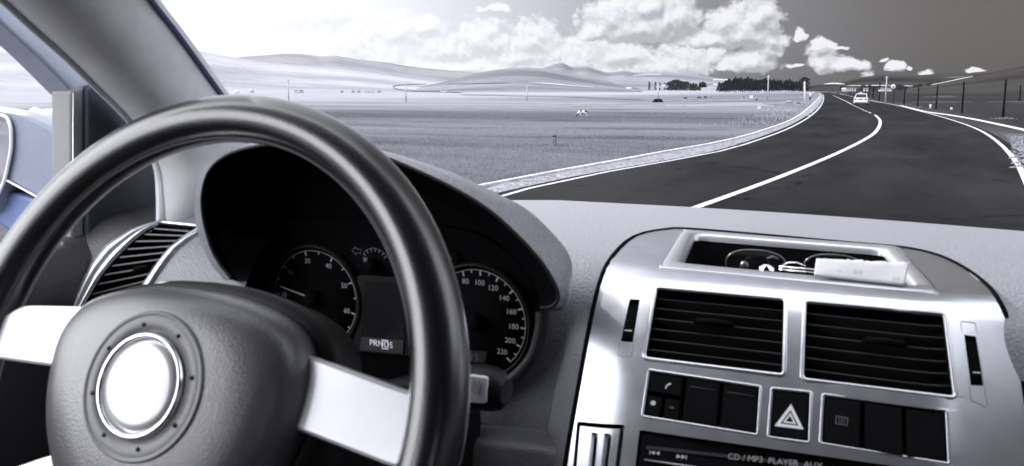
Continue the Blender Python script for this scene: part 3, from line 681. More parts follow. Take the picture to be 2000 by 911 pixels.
for px, y in ((1268, 160.5), (1280, 161.5), (1288, 162.5), (1298, 163)): tree(px, y, 170.2 if px < 1270 else 168.6, 4, 'small tree among the white village houses left of the round clump', 'village trees', 1.) if False else tree(px, y, 178.4, 4, 'small tree among the white village houses left of the round clump', 'village trees', .35)
for px, y0, y1 in ((1644, 169, 179.5), (1685, 167, 179.3), (1698, 167.5, 179), (1706, 169, 179.3), (1714, 169, 179), (1733, 168.5, 179), (1754, 167, 179), (1761, 167.5, 179), (1770, 171, 179.2), (1787, 168, 178.8), (1796, 166, 179.2)):
    tree(px, y0, y1, 4, 'small dark bushy tree beyond the fence at the foot of the brown hill', 'bushy trees beyond the fence', 1.05)
tree(1814, 164.5, 180, 4, 'lone dark bushy tree rightmost of those beyond the fence', 'lone bushy tree', 1.0)

# --- village houses, yurts, walls
def house(px, y1, wpx, hpx, lab, group, roof=None, dpx=None, name='house', dist=None):
    b = ground(px, y1) if dist is None else np.array([*atdist(px, y1, dist)]); k = np.hypot(b[0], b[1]) / F; w, h, dp = wpx * k, hpx * k, (dpx or wpx * .5) * k; rf = .38
    a = face_cam(b) + random.uniform(-.25, .25); ax = np.array([[math.cos(a), math.sin(a), 0], [-math.sin(a), math.cos(a), 0], [0, 0, 1.]])
    t = thing(name, b, lab, 'house', group); hw = h * (1 - rf)
    mb = MB(); mb.box(b + np.array([0, 0, hw / 2 - .2]), (w, dp, hw + .4), ax)
    gx = []
    for s in (-1, 1): mb.face([b + ax[0] * s * w / 2 + ax[1] * q + np.array([0, 0, z]) for q, z in ((-dp / 2, hw), (dp / 2, hw), (0, h))])
    mb.build('wall', M_wallw, t)
    mb = MB()
    for s in (-1, 1):
        e = [b + ax[0] * u * w * .54 + q for u in (-1, 1) for q in ()]
        P0 = [b + ax[0] * u * w * .54 + ax[1] * s * dp * .57 + np.array([0, 0, hw - h * .04]) for u in (-1, 1)]; P1 = [b + ax[0] * u * w * .54 + np.array([0, 0, h + .05]) for u in (-1, 1)]
        mb.prism([P0[0], P0[1], P1[1], P1[0]], (0, 0, .14))
    mb.build('roof', roof or M_roofg, t)
    for u in (-.28, .05, .32):
        mb = MB(); mb.box(b + ax[0] * u * w - ax[1] * (dp / 2 + .02) + np.array([0, 0, hw * .52]), (w * .11, .06, hw * .36), ax); mb.build('window', M_glassdark, t)
    return t
HV = 'white houses of the far village'
LH = 'small white house in the far village beyond the trees'
house(1228, 176.5, 9, 5, 'white house with annex standing apart at the foot of the pointed hill', HV, M_white, dist=760); house(1237, 176.4, 8, 4.6, 'white house close beside the one at the foot of the pointed hill', HV, dist=780)
random.seed(3)
for px, w in ((1283, 4), (1288, 5), (1294, 4), (1299, 5), (1303, 4)): house(px, 170.5 + random.uniform(-.8, 1.), w, 4, LH, HV, random.choice([M_roofg, M_white]), dist=900)
for px in (1381, 1386, 1391, 1396, 1401): house(px, 169.5 + random.uniform(-1.5, 1.), 4.5, 4, 'small white house on the slope above the long white wall', 'houses on the slope', random.choice([M_roofg, M_white]), dist=950)
for px, w in ((1398, 9), (1408, 6), (1420, 12), (1430, 10)): house(px, 159 + (px - 1398) * .02, w, 4, 'long pale roof on the ridge above the conifer belt', 'ridge buildings', M_white, dist=1700)
for px, y in ((1417, 178.5), (1421, 178), (1487, 179.5), (1452, 179)): house(px, y + .6, 5, 4.2, 'white house half hidden behind the conifer trunks', 'houses behind the belt', M_white, dist=620)
for px, w in ((1648, 7), (1658, 9), (1668, 8), (1690, 9), (1722, 10), (1737, 7)): house(px, 177.5, w, 4.5, 'white house beyond the fence at the foot of the brown hill', 'houses beyond the fence', random.choice([M_white, M_roofg]), dist=640)
a1, a2 = ground(1369, 179.4), ground(1404, 179.4); k = np.hypot(*a1[:2]) / F
mb = MB(); mb.prism([a1, a2, a2 + np.array([0, 0, 6 * k]), a1 + np.array([0, 0, 6 * k])], (0, 6, 0)); mb.prism([a1 + np.array([-.3, -.4, 6 * k]), a2 + np.array([.3, -.4, 6 * k]), a2 + np.array([.3, 6, 6.8 * k]), a1 + np.array([-.3, 6, 6.8 * k])], (0, 0, .3)); tag(mb.build('long_shed', M_wallw), 'long low white shed between the two tree clumps', 'shed')
def yurt(px, y1, wpx, hpx, m, lab):
    b = ground(px, y1); k = np.hypot(*b[:2]) / F; r = wpx * k / 2; h = hpx * k
    t = thing('yurt', b, lab, 'yurt', 'round tents on the pasture'); mb = MB(); mb.lathe([(r, 0), (r, h * .52)], b, (0, 0, 1), 24); mb.build('wall', m, t)
    mb = MB(); mb.lathe([(r * 1.04, h * .5), (r * .75, h * .74), (r * .3, h * .95), (0, h)], b, (0, 0, 1), 24); mb.build('roof', m, t)
    q = -b / np.linalg.norm(b); mb = MB(); mb.box(b + q * r * 1.0 + np.array([0, 0, h * .24]), (r * .5, .3, h * .42), [[-q[1], q[0], 0], [q[0], q[1], 0], [0, 0, 1]]); mb.build('door', M_wood, t)
M_felt = mat('white_felt', (.5, .5, .52), .9, var=.06)
yurt(428, 182.6, 12, 6.6, M_felt, 'white yurt close beside the windscreen pillar'); yurt(461, 182.4, 10, 5.4, M_felt, 'white yurt between its neighbour by the pillar and the blue-grey one')
yurt(491, 181.8, 10, 8, mat('blue_felt', (.30, .34, .46), .9), 'blue-grey pointed tent right of the two white yurts'); yurt(125, 184.6, 12, 6, M_felt, 'white yurt seen through the driver window')

# --- far vehicles
def boxcar(name, px, y1, wpx, hpx, m, lab, cat, group=None, rz=None):
    b = ground(px, y1); k = np.hypot(*b[:2]) / F; w, h = wpx * k, hpx * k; a = face_cam(b) if rz is None else rz
    ax = np.array([[math.cos(a), math.sin(a), 0], [-math.sin(a), math.cos(a), 0], [0, 0, 1.]]); t = thing(name, b, lab, cat, group); dp = min(w * .45, 2.2)
    def pr(pts, m_, nm, y0=-1, y1_=1): mb = MB(); mb.prism([b + ax[0] * x * w + ax[1] * dp / 2 * y0 + np.array([0, 0, z * h]) for x, z in pts], ax[1] * dp / 2 * (y1_ - y0)); return mb.build(nm, m_, t, bevel=.06)
    pr([(-.5, .16), (.5, .16), (.5, .55), (.44, .62), (.40, .97), (.36, 1), (-.46, 1), (-.5, .9)], m, 'body')
    pr([(-.42, .62), (.36, .62), (.33, .9), (-.42, .9)], M_glassdark, 'window', -1.02, 1.02)
    for x in (-.3, .3):
        mb = MB(); mb.tube([b + ax[0] * x * w - ax[1] * (dp / 2 + .03) + np.array([0, 0, .17 * h]), b + ax[0] * x * w + ax[1] * (dp / 2 + .03) + np.array([0, 0, .17 * h])], .17 * h, 14); mb.build('wheel', M_black, t)
    return t
boxcar('minibus', 867, 181.5, 12, 5.5, M_white, 'white minibus driving below the low middle hill', 'minibus')
boxcar('truck', 579, 182.2, 8, 6, M_white, 'white truck parked at the left end of the pair right of the pale pole', 'truck', 'vehicles parked at the camp'); boxcar('truck', 589, 182.2, 8, 6, mat('blue_paint', (.25, .29, .42), .4), 'blue-grey truck parked at the right end of the pair', 'truck', 'vehicles parked at the camp')
for i, px in enumerate((668, 690, 701, 716, 722, 729, 741)): boxcar('parked_van', px, 182 - .1 * (i % 2), 6, 4.5, M_white if i in (3, 4, 5) else mat('dusty_van_paint', (.22, .24, .31), .5), 'white van in the far row below the winding track' if i in (3, 4, 5) else 'dusty dark van in the far row below the winding track', 'van', 'white vans in the far row' if i in (3, 4, 5) else 'dark vans in the far row')
boxcar('dark_car', 1636, 184.2, 5, 4, mat('dark_car_paint', (.03, .03, .035), .3), 'tiny dark car far up the road', 'car', rz=.9)
boxcar('dark_car', 1617, 183, 4, 3, bpy.data.materials['dark_car_paint'], 'tiny dark car at the farthest point of the road', 'car', rz=.9)

# --- white saloon car ahead
b = ground(1680, 206); k = np.hypot(*b[:2]) / F; L_, W_, Hh = 4.1, 1.62, 1.42
cardir = ground(1650, 193) - ground(1680, 205.5); a = math.atan2(cardir[1], cardir[0]) - math.pi / 2 - .1
AX = np.array([[math.cos(a), math.sin(a), 0], [-math.sin(a), math.cos(a), 0], [0, 0, 1.]])
b = b + AX[1] * .1
wc = thing('white_car', b, 'white saloon car driving ahead in the right-hand lane with a small roof sign', 'car')
M_car = mat('white_car_paint', (.5, .5, .52), .22, var=.02, coat=.6)
def cp(x, y, z): return b + AX[0] * x + AX[1] * y + AX[2] * z
def section(y, hw, z0, z1, r=.1): return [cp(x, y, z) for x, z in rounded([(-hw, z0), (hw, z0), (hw * .97, z1), (-hw * .97, z1)], r, 3)]
mb = MB(); mb.grid([section(y, w, z0, z1) for y, w, z0, z1 in ((0, .70, .34, .80), (.04, .78, .24, .88), (.5, .81, .2, .90), (1.2, .81, .2, .88), (2.9, .81, .2, .86), (3.6, .78, .2, .76), (4.0, .70, .26, .68), (4.06, .6, .32, .6))], cv=True)
n_ = 16; mb.f += [tuple(range(n_)), tuple(range(7 * n_, 8 * n_))]; mb.sm += [False, False]; mb.build('body', M_car, wc)
mb = MB(); mb.grid([section(y, w, .84, z1, .14) for y, w, z1 in ((.42, .74, .88), (.95, .66, 1.36), (1.3, .64, 1.42), (2.1, .64, 1.40), (2.95, .74, .88))], cv=True); mb.build('cabin', M_car, wc)
def quad(nm, pts, m_, d=.02): mb = MB(); P_ = [cp(*q) for q in pts]; nn = np.cross(P_[1] - P_[0], P_[2] - P_[0]); nn /= np.linalg.norm(nn); mb.prism([q - nn * .005 for q in P_], nn * d); return mb.build(nm, m_, wc)
quad('rear_window', [(-.62, .43, .92), (.62, .43, .92), (.54, .87, 1.32), (-.54, .87, 1.32)], M_glassdark)
for s in (-1, 1):
    quad('side_window', [(s * .745, .72, .92), (s * .745, 2.7, .92), (s * .665, 2.1, 1.33), (s * .67, 1.05, 1.33)][::s], M_glassdark)
    mb = MB(); mb.box(cp(s * .58, -.01, .74), (.26, .06, .15), AX); mb.build('tail_light', mat('tail_light_lens', (.10, .06, .07), .2), wc)
    for y in (.72, 3.25):
        w_ = MB(); w_.tube([cp(s * .60, y, .3), cp(s * .82, y, .3)], .3, 18); wo = w_.build('wheel', M_black, wc)
        w_ = MB(); w_.tube([cp(s * .80, y, .3), cp(s * .835, y, .3)], .18, 14); w_.build('rim', M_wood, wo)
mb = MB(); mb.box(cp(0, -.015, .72), (.46, .04, .13), AX); mb.build('number_plate', M_black, wc)
mb = MB(); mb.box(cp(0, -.05, .44), (1.5, .14, .2), AX); mb.build('bumper', M_car, wc, bevel=.04)
mb = MB(); mb.box(cp(0, .1, .25), (1.3, .2, .14), AX); mb.build('underbody', M_black, wc)
mb = MB(); mb.box(cp(-.1, 1.5, 1.49), (.36, .18, .13), AX); mb.build('roof_sign', M_white, wc, bevel=.03)

# --- grazing cattle: one continuous skinned body each
def cow_mesh():
    V = [(0, 0, 1.02), (.45, 0, 1.05), (.80, 0, 1.02), (1.1, 0, .80), (1.28, 0, .48), (1.42, 0, .22), (1.5, 0, .10),
         (-.35, 0, 1.04), (-.72, 0, 1.10), (-.88, 0, 1.02), (-.95, 0, .62), (-.93, 0, .35)]
    R_ = [.36, .34, .27, .17, .13, .12, .08, .36, .28, .10, .03, .04]; E_ = [(0, 1), (1, 2), (2, 3), (3, 4), (4, 5), (5, 6), (0, 7), (7, 8), (8, 9), (9, 10), (10, 11)]
    for s in (-1, 1):
        o = len(V); V += [(.62, s * .17, .78), (.60, s * .18, .40), (.64, s * .18, .03)]; R_ += [.13, .065, .06]; E_ += [(1, o), (o, o + 1), (o + 1, o + 2)]
        o = len(V); V += [(-.66, s * .18, .76), (-.62, s * .19, .52), (-.80, s * .19, .36), (-.74, s * .19, .03)]; R_ += [.16, .09, .055, .06]; E_ += [(8, o), (o, o + 1), (o + 1, o + 2), (o + 2, o + 3)]
        o = len(V); V += [(1.24, s * .17, .62)]; R_ += [.03]; E_ += [(4, o)]
    me = bpy.data.meshes.new('cow'); me.from_pydata(V, E_, []); o = bpy.data.objects.new('cow', me); COL.objects.link(o)
    sk = o.modifiers.new('skin', 'SKIN'); ss = o.modifiers.new('sub', 'SUBSURF'); ss.levels = ss.render_levels = 1
    for i, r in enumerate(R_): me.skin_vertices[0].data[i].radius = (r * .95, r * 1.18) if i < 9 else (r, r)
    me.skin_vertices[0].data[0].use_root = True
    m2 = bpy.data.meshes.new_from_object(o.evaluated_get(bpy.context.evaluated_depsgraph_get())); bpy.data.objects.remove(o)
    m2.polygons.foreach_set('use_smooth', [True] * len(m2.polygons)); return m2
CM = cow_mesh()
m, nt, out = new_mat('pied_hide'); p = nd(nt, 'ShaderNodeBsdfPrincipled'); lk(nt, p.outputs[0], out.inputs[0]); p.inputs['Roughness'].default_value = .8; tc = nd(nt, 'ShaderNodeTexCoord')
n1 = gnoise(1.6, 0); lk(nt, mixc(nt, ramp(nt, n1, .44, .46), (.45, .45, .48), (.02, .022, .03)), p.inputs['Base Color']); M_pied = m
M_dhide = mat('dark_hide', (.02, .02, .024), .8, var=.3); M_whide = mat('pale_hide', (.2, .2, .22), .8, var=.15, vscale=2)
def cow(px, y1, hpx, m_, lab, rz, group, sc=None):
    me = CM.copy(); me.materials.clear(); me.materials.append(m_); o = bpy.data.objects.new('cow', me); COL.objects.link(o); b = ground(px, y1); o.location = b
    k = hpx * np.hypot(*b[:2]) / F / 1.35; o.scale = (k, k, k); o.rotation_euler.z = rz; return tag(o, lab, 'cow', group)
cow(1139, 229, 13, M_pied, 'black and white cow grazing alone in the middle of the meadow', math.pi + .5, 'grazing cattle')
cow(1338, 194.6, 4.5, M_dhide, 'small dark cow grazing left of the dark pair below the tree clump', .8, 'grazing cattle'); cow(1365, 194.2, 4.8, M_dhide, 'dark cow on the left of the close pair below the tree clump', .6, 'grazing cattle')
cow(1377, 193.4, 4.8, M_dhide, 'dark cow on the right of the close pair below the tree clump', .9, 'grazing cattle'); cow(1390, 194, 4, M_pied, 'pied cow right of the dark pair below the tree clump', .4, 'grazing cattle')
cow(1541, 206.5, 8.5, M_whide, 'pale cow grazing on the bare patch near the road', math.pi + .3, 'grazing cattle'); cow(1559, 205.5, 4.5, M_dhide, 'dark cow lying low next to the pale one by the road', .2, 'grazing cattle'); cow(1478, 197.6, 4, M_dhide, 'dark cow below the pale notice board', 2.6, 'grazing cattle')
cow(1452, 194, 5, M_pied, 'pied cow left of the pale notice board', 1.8, 'grazing cattle')

# ================================================================== the car's cabin (eye-relative coordinates, car axis = +Y)
M_dash = mat('grained_dash_plastic', (.200, .203, .226), .44, var=.16, vscale=520., bump=.6, bscale=520., btype='vor', spec=.5)
M_dashd = mat('dark_dash_plastic', (.028, .028, .031), .5, var=.08, vscale=20., bump=.5, bscale=520., btype='vor')
M_sat = mat('black_satin_plastic', (.009, .009, .010), .5, var=.1, spec=.25)
M_matte = mat('black_matte_plastic', (.006, .006, .007), .8, var=.1, spec=.2)
M_silver = mat('silver_trim_paint', (.64, .65, .70), .30, metal=.95, var=.03, vscale=60., bump=.06, bscale=1500., rvar=.06)
M_bezel = mat('satin_bezel_paint', (.40, .40, .43), .32, metal=.6, var=.03, vscale=60.)
M_chrome = mat('chrome', (.85, .85, .88), .12, metal=1., var=.02)
M_leather = mat('wheel_leather', (.010, .010, .0115), .30, var=.12, vscale=40., bump=.35, bscale=900., btype='vor', rvar=.08, spec=.5, coat=.9)
M_padm = mat('airbag_cover_plastic', (.10, .10, .108), .34, spec=.9, coat=.5, var=.06, vscale=30., bump=.3, bscale=800., btype='vor')
M_pillar = mat('pillar_cloth_trim', (.50, .50, .515), .75, var=.04, vscale=60., bump=.15, bscale=1200., spec=.3)
M_mark0 = mat('white_symbol', (.75, .75, .77), .6, var=.02)
M_print = mat('dial_print', (.48, .48, .50), .6, var=.02)
M_btn = mat('switch_plastic', (.008, .008, .009), .5, var=.08, spec=.15, bump=.1, bscale=1500.)
M_slat = mat('vent_slat_plastic', (.03, .03, .032), .4, var=.08, spec=.5)

# ---------------------------------------------------------------- steering wheel
WC = np.array([-.3925, .3995, -.1823]); TT = .4068
WN = np.array([0, -math.cos(TT), math.sin(TT)]); WU = np.array([1., 0, 0]); WV = np.array([0, math.sin(TT), math.cos(TT)])
def Wp(u, v, h=0.): return WC + u * WU + v * WV + h * WN
sw = thing('steering_wheel', WC, 'black leather steering wheel with silver spokes and a plain round hub badge', 'steering wheel', car=True)
mb = MB(); rings = []
for k in range(120):
    a = k * 2 * math.pi / 120; ca, sa = math.cos(a), math.sin(a); r = .0156 + .0012 * max(0, math.cos(2 * a)) ** 3
    rings.append([Wp((.178 + r * math.cos(b)) * ca, (.178 + r * math.cos(b)) * sa, r * 1.02 * math.sin(b)) for b in np.linspace(0, 2 * math.pi, 24, endpoint=False)])
mb.grid(rings, cu=True, cv=True); rim = mb.build('rim', M_leather, sw)
mb = MB(); mb.tube([Wp(.1628 * math.cos(a), .1628 * math.sin(a), .0045) for a in np.linspace(0, 2 * math.pi, 120, endpoint=False)], .0009, 6, closed=True); mb.build('stitching', mat('seam_thread', (.09, .09, .10), .6), rim)
half = [(0, .0635), (.03, .062), (.06, .056), (.082, .045), (.094, .026), (.095, 0), (.088, -.03), (.070, -.062), (.045, -.088), (.02, -.098)]
shield = spline(half + [(0, -.099)] + [(-x, y) for x, y in half[:0:-1]] + [(0, .0635)], 97)[:-1]
mb = MB(); mb.grid([[Wp(x * s, y * s, h) for x, y in shield] for s, h in ((1.0, -.022), (1.0, -.004), (.985, .006), (.95, .0145), (.88, .0215), (.76, .0262), (.6, .0285), (.45, .0292))], cv=True); mb.face([Wp(x * .45, y * .45, .0292) for x, y in shield])
pad = mb.build('hub_pad', M_padm, sw)
mb = MB(); mb.grid([[Wp(x * s, y * s, h) for x, y in shield] for s, h in ((.99, -.05), (1.09, -.04), (1.11, -.012), (1.07, -.005), (.98, -.006))], cv=True); mb.build('hub_skirt', M_sat, sw)
mb = MB(); mb.lathe([(.0445, .026), (.0440, .0300), (.0425, .0308), (.0418, .0296), (.0405, .0300), (.031, .0306), (.0305, .026)], WC, WN, 64); er = mb.build('emblem_ring', mat('emblem_ring_plastic', (.24, .24, .26), .38, var=.04), pad)
for k in range(8):
    a = k * math.pi / 4 + .25; mb = MB(); mb.lathe([(0, .0311), (.0011, .0311), (.0014, .0304)], Wp(.0362 * math.cos(a), .0362 * math.sin(a)), WN, 10); mb.build('screw', M_sat, pad)
mb = MB(); mb.lathe([(.0312, .028), (.0308, .0325), (.0298, .0335), (.0282, .0330), (.0278, .0312)], WC, WN, 64); bdg = mb.build('badge_ring', M_chrome, pad)
mb = MB(); mb.lathe([(0, .0338), (.012, .0335), (.022, .0326), (.0272, .0316), (.0276, .0300)], WC, WN, 64); mb.build('badge', mat('blank_badge_enamel', (.82, .82, .86), .28, metal=.3, var=.02), pad)
M_spoke = mat('silver_spoke_paint', (.80, .80, .84), .30, metal=.35, var=.02, vscale=60.)
def spoke(pts, nm='spoke'):
    mb = MB(); mb.prism([Wp(x, y, .003) for x, y in rounded(pts, .006)], -WN * .016); return mb.build(nm, M_spoke, sw, bevel=.003)
spoke([(.078, .0345), (.150, .0215), (.168, .019), (.172, -.021), (.157, -.0205), (.0876, -.0095), (.074, -.006)])
spoke([(-.172, .022), (-.1655, .0275), (-.146, .039), (-.080, .0445), (-.080, .004), (-.108, .002), (-.156, .001), (-.175, .001)])
spoke([(-.080, -.050), (-.0935, -.0555), (-.130, -.071), (-.158, -.090), (-.140, -.112), (-.070, -.085)])
spoke([(.070, -.055), (.0935, -.0600), (.130, -.076), (.158, -.094), (.140, -.116), (.060, -.09)])

# ---------------------------------------------------------------- dashboard
dash = thing('dashboard', (-.1, .9, -.2), 'pale grained dashboard with an arched gauge hood and a corner air vent', 'dashboard', car=True)
DP = spline([(.700, -.46), (.702, -.34), (.706, -.25), (.713, -.200), (.728, -.170), (.755, -.153), (.80, -.147), (.90, -.1455), (1.0, -.147), (1.10, -.151), (1.15, -.1525), (1.175, -.162), (1.18, -.22)], 90)
def DS(x, s):
    i = s * (len(DP) - 1); y = float(np.interp(i, np.arange(len(DP)), DP[:, 0])); z = float(np.interp(i, np.arange(len(DP)), DP[:, 1]))
    yf = 1.15 - (.9 * max(0, -x - .42) ** 1.3 + .5 * max(0, x - .35) ** 1.3)
    if y > .80: y = .80 + (y - .80) * (yf - .80) / .35; z -= .04 * max(0, x + .3) ** 2 * (y - .80) / .35
    return np.array([x, y, z])
def under_console(p):
    xr = .060 if p[1] < .79 else float(np.interp(p[1], [.79, .828, .85, .87], [.060, .040, .018, .0]))
    f = max(0, min(1, (p[0] + .196) / .010)) * max(0, min(1, (xr - p[0]) / .010)) * max(0, min(1, (.880 - p[1]) / .008)); return p - np.array([0, -.09 if p[1] < .73 else 0, .10 if p[1] >= .73 else .05]) * f
mb = MB(); mb.grid([[under_console(DS(x, s)) for s in np.linspace(0, 1, 110)] for x in np.linspace(-.60, .80, 160)]); mb.build('dash_panel', M_dash, dash)
# corner of the dash on the driver's side, where the vent sits
VP_ = spline([(.585, -.32), (.605, -.275), (.622, -.245), (.643, -.212), (.668, -.176), (.69, -.153), (.712, -.1395), (.75, -.134), (.85, -.137), (.95, -.145)], 80)
def VS(x, s):
    i = s * (len(VP_) - 1); return np.array([x, float(np.interp(i, np.arange(80), VP_[:, 0])), float(np.interp(i, np.arange(80), VP_[:, 1]))])
def vent_pt(px, py, d=0.):
    a = inv(VS, px, py, (-.68, .4)); e = 1e-4; t1 = VS(a[0] + e, a[1]) - VS(*a); t2 = VS(a[0], a[1] + e) - VS(*a); n = np.cross(t1, t2); n /= np.linalg.norm(n)
    if n[1] > 0: n = -n
    return VS(*a) - n * d
VL = [(313, 437), (284, 452), (257, 474), (224, 508), (194, 545), (164, 597), (150, 632)]
VR = [(392, 445), (358, 464), (332, 484), (313, 508), (295, 534), (276, 562), (262, 590)]
VO = [(316, 434), (262, 448), (210, 478), (178, 519), (159, 556), (140, 604), (128, 640)]
VRO = [(404, 452), (374, 468), (349, 487), (329, 510), (311, 536), (293, 566), (280, 596)]
nS = 26; vl, vr, vo, vro = [polyres(q, nS) for q in (VL, VR, VO, VRO)]
# vent-side skin, left and right of the opening
mb = MB()
for side, edge in ((0, vo), (1, vro)):
    rows = []
    for i in range(nS):
        a = inv(VS, *edge[i], (-.68, .4)); xe = -.80 if side == 0 else -.557
        rows.append([VS(a[0] + (xe - a[0]) * t, a[1]) for t in np.linspace(0, 1, 6)])
    s_top = inv(VS, *edge[0], (-.68, .4)); rows = [[VS(q[0] if False else s_top[0] + (xe - s_top[0]) * t, s) for t in np.linspace(0, 1, 6)] for s in np.linspace(.98, s_top[1] + .012, 8)] + rows
    s_b = inv(VS, *edge[-1], (-.68, .2)); rows += [[VS(s_b[0] + (xe - s_b[0]) * t, s) for t in np.linspace(0, 1, 6)] for s in np.linspace(s_b[1] - .02, 0, 6)]
    mb.grid(rows)
    if side == 0: mb.build('end_cap', M_dashd, dash); mb = MB()
a, c = inv(VS, *vo[0], (-.68, .4)), inv(VS, *vro[0], (-.68, .4))
mb.grid([[VS(a[0] + (c[0] - a[0]) * t, s) for t in np.linspace(0, 1, 6)] for s in np.linspace(.98, (a[1] + c[1]) / 2 + .004, 8)])
mb.build('corner_panel', M_dash, dash)
av = thing('air_vent', vent_pt(250, 520), 'curved corner air vent with ten thin slats between chrome bands, beside the driver door', 'air vent', car=True)
mb = MB(); mb.grid([[vent_pt(*p_, 0), vent_pt(*p_, .05)] for p_ in list(vl) + list(vr[::-1])], cu=True); mb.grid([[vent_pt(*vl[i], .045), vent_pt(*vr[i], .045)] for i in range(nS)]); mb.build('duct', M_matte, av)
for k in range(11):
    t = (k + .8) / 11.6 * (nS - 1); a = np.array([np.interp(t, range(nS), vl[:, j]) for j in (0, 1)]); c = np.array([np.interp(t, range(nS), vr[:, j]) for j in (0, 1)])
    f0, f1 = vent_pt(*a, .002), vent_pt(*c, .002); b0, b1 = f0 + np.array([0, .024, -.006]), f1 + np.array([0, .024, -.006])
    mb = MB(); mb.prism([f0, f1, b1, b0], (0, .0004, .0016)); mb.build('slat', M_slat, av)
    if k == 6:
        q = vent_pt(*(a * .40 + c * .60), -.001); q2 = vent_pt(*(a * .12 + c * .88), -.001); mb = MB(); mb.tube([q, q * .5 + q2 * .5, q2], [.003, .0038, .003], 8, sx=.7); mb.build('slider_tab', M_btn, av)
for k in range(5):
    a = vl[7] + (vr[7] - vl[7]) * (k + .7) / 5.4; c = vl[14] + (vr[14] - vl[14]) * (k + .7) / 5.4
    mb = MB(); mb.prism([vent_pt(*a, .026), vent_pt(*c, .026), vent_pt(*c, .044), vent_pt(*a, .044)], (.0012, 0, 0)); mb.build('inner_vane', M_slat, av)
def band(c0, c1, m_, nm, lift=.0035):
    mb = MB(); mb.grid([[vent_pt(*c0[i], .004), vent_pt(*(c0[i] * .9 + c1[i] * .1), -lift * .8), vent_pt(*(c0[i] * .5 + c1[i] * .5), -lift), vent_pt(*(c0[i] * .1 + c1[i] * .9), -lift * .8), vent_pt(*c1[i], .004)] for i in range(nS)]); return mb.build(nm, m_, av)
band(vo, vo * .45 + vl * .55, M_bezel, 'outer_band'); band(vo * .40 + vl * .60, vl, M_silver, 'chrome_band'); band(vr, vro, M_silver, 'chrome_band')
mb = MB(); mb.tube([vent_pt(*(vl[0] + (vr[0] - vl[0]) * t), -.002) for t in np.linspace(0, 1, 8)], .0022, 8); mb.build('chrome_band', M_silver, av)

# gauge hood: arched lip, rolled outer edge, flank running down to the dash
LIP = [(452, 545), (440, 530), (428, 514), (411, 480), (396, 420), (396, 372), (411, 331), (446, 303), (500, 287), (560, 281), (640, 285), (710, 297), (768, 314), (874, 362), (951, 408), (1008, 458), (1054, 508), (1084, 556), (1090, 585), (1076, 600), (1056, 602)]
OUT = [(452, 547), (438, 533), (424, 516), (406, 482), (391, 422), (391, 368), (405, 326), (441, 297), (497, 280), (560, 273), (640, 275), (710, 287), (775, 302), (880, 336), (966, 376), (1030, 410), (1085, 462), (1114, 505), (1117, 560), (1104, 603), (1062, 607)]
nL = 121
def spi(pts, per=6):
    P = np.array(pts, float); Q = np.vstack([2 * P[0] - P[1], P, 2 * P[-1] - P[-2]]); o = []
    for k in range(len(P) - 1):
        a, b, c, d = Q[k:k + 4]
        for t in np.linspace(0, 1, per, endpoint=False): o.append(.5 * (2 * b + (c - a) * t + (2 * a - 5 * b + 4 * c - d) * t * t + (3 * b - a - 3 * c + d) * t ** 3))
    return np.array(o + [P[-1]])
lip = spi([aty(x, y, .62) for x, y in LIP]); lipo = spi([aty(x, y, .655 if i < 17 else .650 - .006 * (i - 17)) for i, (x, y) in enumerate(OUT)])
mb = MB(); cl_ = np.array([-.395, 0, -.19]); rows = []; rows2 = []
ctr = np.array([-.395, 0, -.20])
def tuck(p, y, k):
    q = p * (y / p[1]); c = ctr * (y / p[1]); c[1] = y; q = q + (c - q) * k; q[2] = max(q[2], -.235); return q
back = [tuck(p, .80, .15) for p in lipo]; back2 = [tuck(p, 1.0, .50) for p in lipo]
for i in range(nL):
    a, b_, c, d = lip[i], lipo[i], back[i], back2[i]; inn = cl_ + (a - cl_) * .985; inn = np.array([inn[0], .628, inn[2]]); deep = cl_ + (a - cl_) * .93; deep = np.array([deep[0], .712, deep[2]])
    mid = (a + b_) / 2 + (a - np.array([-.39, .62, -.16])) / np.linalg.norm(a - np.array([-.39, .62, -.16])) * .003; mid[1] = .632
    rows.append([a, mid, mid * .5 + b_ * .5, b_]); rows2.append([b_, b_ * .6 + c * .4, c, c * .5 + d * .5, d])
mb.grid(rows); mb.grid(rows2); hood = mb.build('gauge_hood', M_dash, dash)
deepl = [tuck(p, .709, .10) for p in lip]
mb = MB(); mb.grid([[lip[i] + np.array([0, -.0005, 0]), lip[i] * .5 + deepl[i] * .5, deepl[i]] for i in range(nL)]); mb.face(deepl); mb.build('hood_lining', M_matte, hood)
mb = MB(); mb.tube([lip[i] for i in range(nL)], .0016, 6); mb.build('hood_edge', M_sat, hood)

# ---------------------------------------------------------------- instrument cluster
YC = .700
cp_ = lambda px, py, d=0.: aty(px, py, YC - d) if d == 0 else aty(px, py, YC) - np.array([0, d, 0])
clu = thing('instrument_cluster', cp_(760, 600), 'dark instrument cluster with two round dials under the gauge hood', 'instrument cluster', car=True)
M_dial = mat('dial_face', (.008, .008, .009), .8, var=.08, spec=.1)
OUTC = rounded([(400, 470), (540, 430), (760, 425), (930, 455), (1010, 505), (1050, 570), (1058, 630), (1040, 690), (1005, 730), (960, 790), (700, 800), (440, 700)], 30)
mb = MB(); mb.prism([cp_(x, y) for x, y in OUTC], (0, .012, 0)); mb.build('backing_plate', M_matte, clu)
E_ = [(1062, 600), (1060, 640), (1045, 690), (1018, 725), (985, 748), (950, 768)]
mb = MB(); mb.tube(spline([cp_(x, y, .004) for x, y in E_], 24), .006, 10); mb.build('lower_rim', M_dashd, clu)
def circfit(pts):
    P_ = np.array([cp_(x, y)[[0, 2]] for x, y in pts]); A = np.c_[2 * P_, np.ones(len(P_))]; s = np.linalg.lstsq(A, (P_ ** 2).sum(1), rcond=None)[0]; return s[:2], math.sqrt(s[2] + s[0] ** 2 + s[1] ** 2)
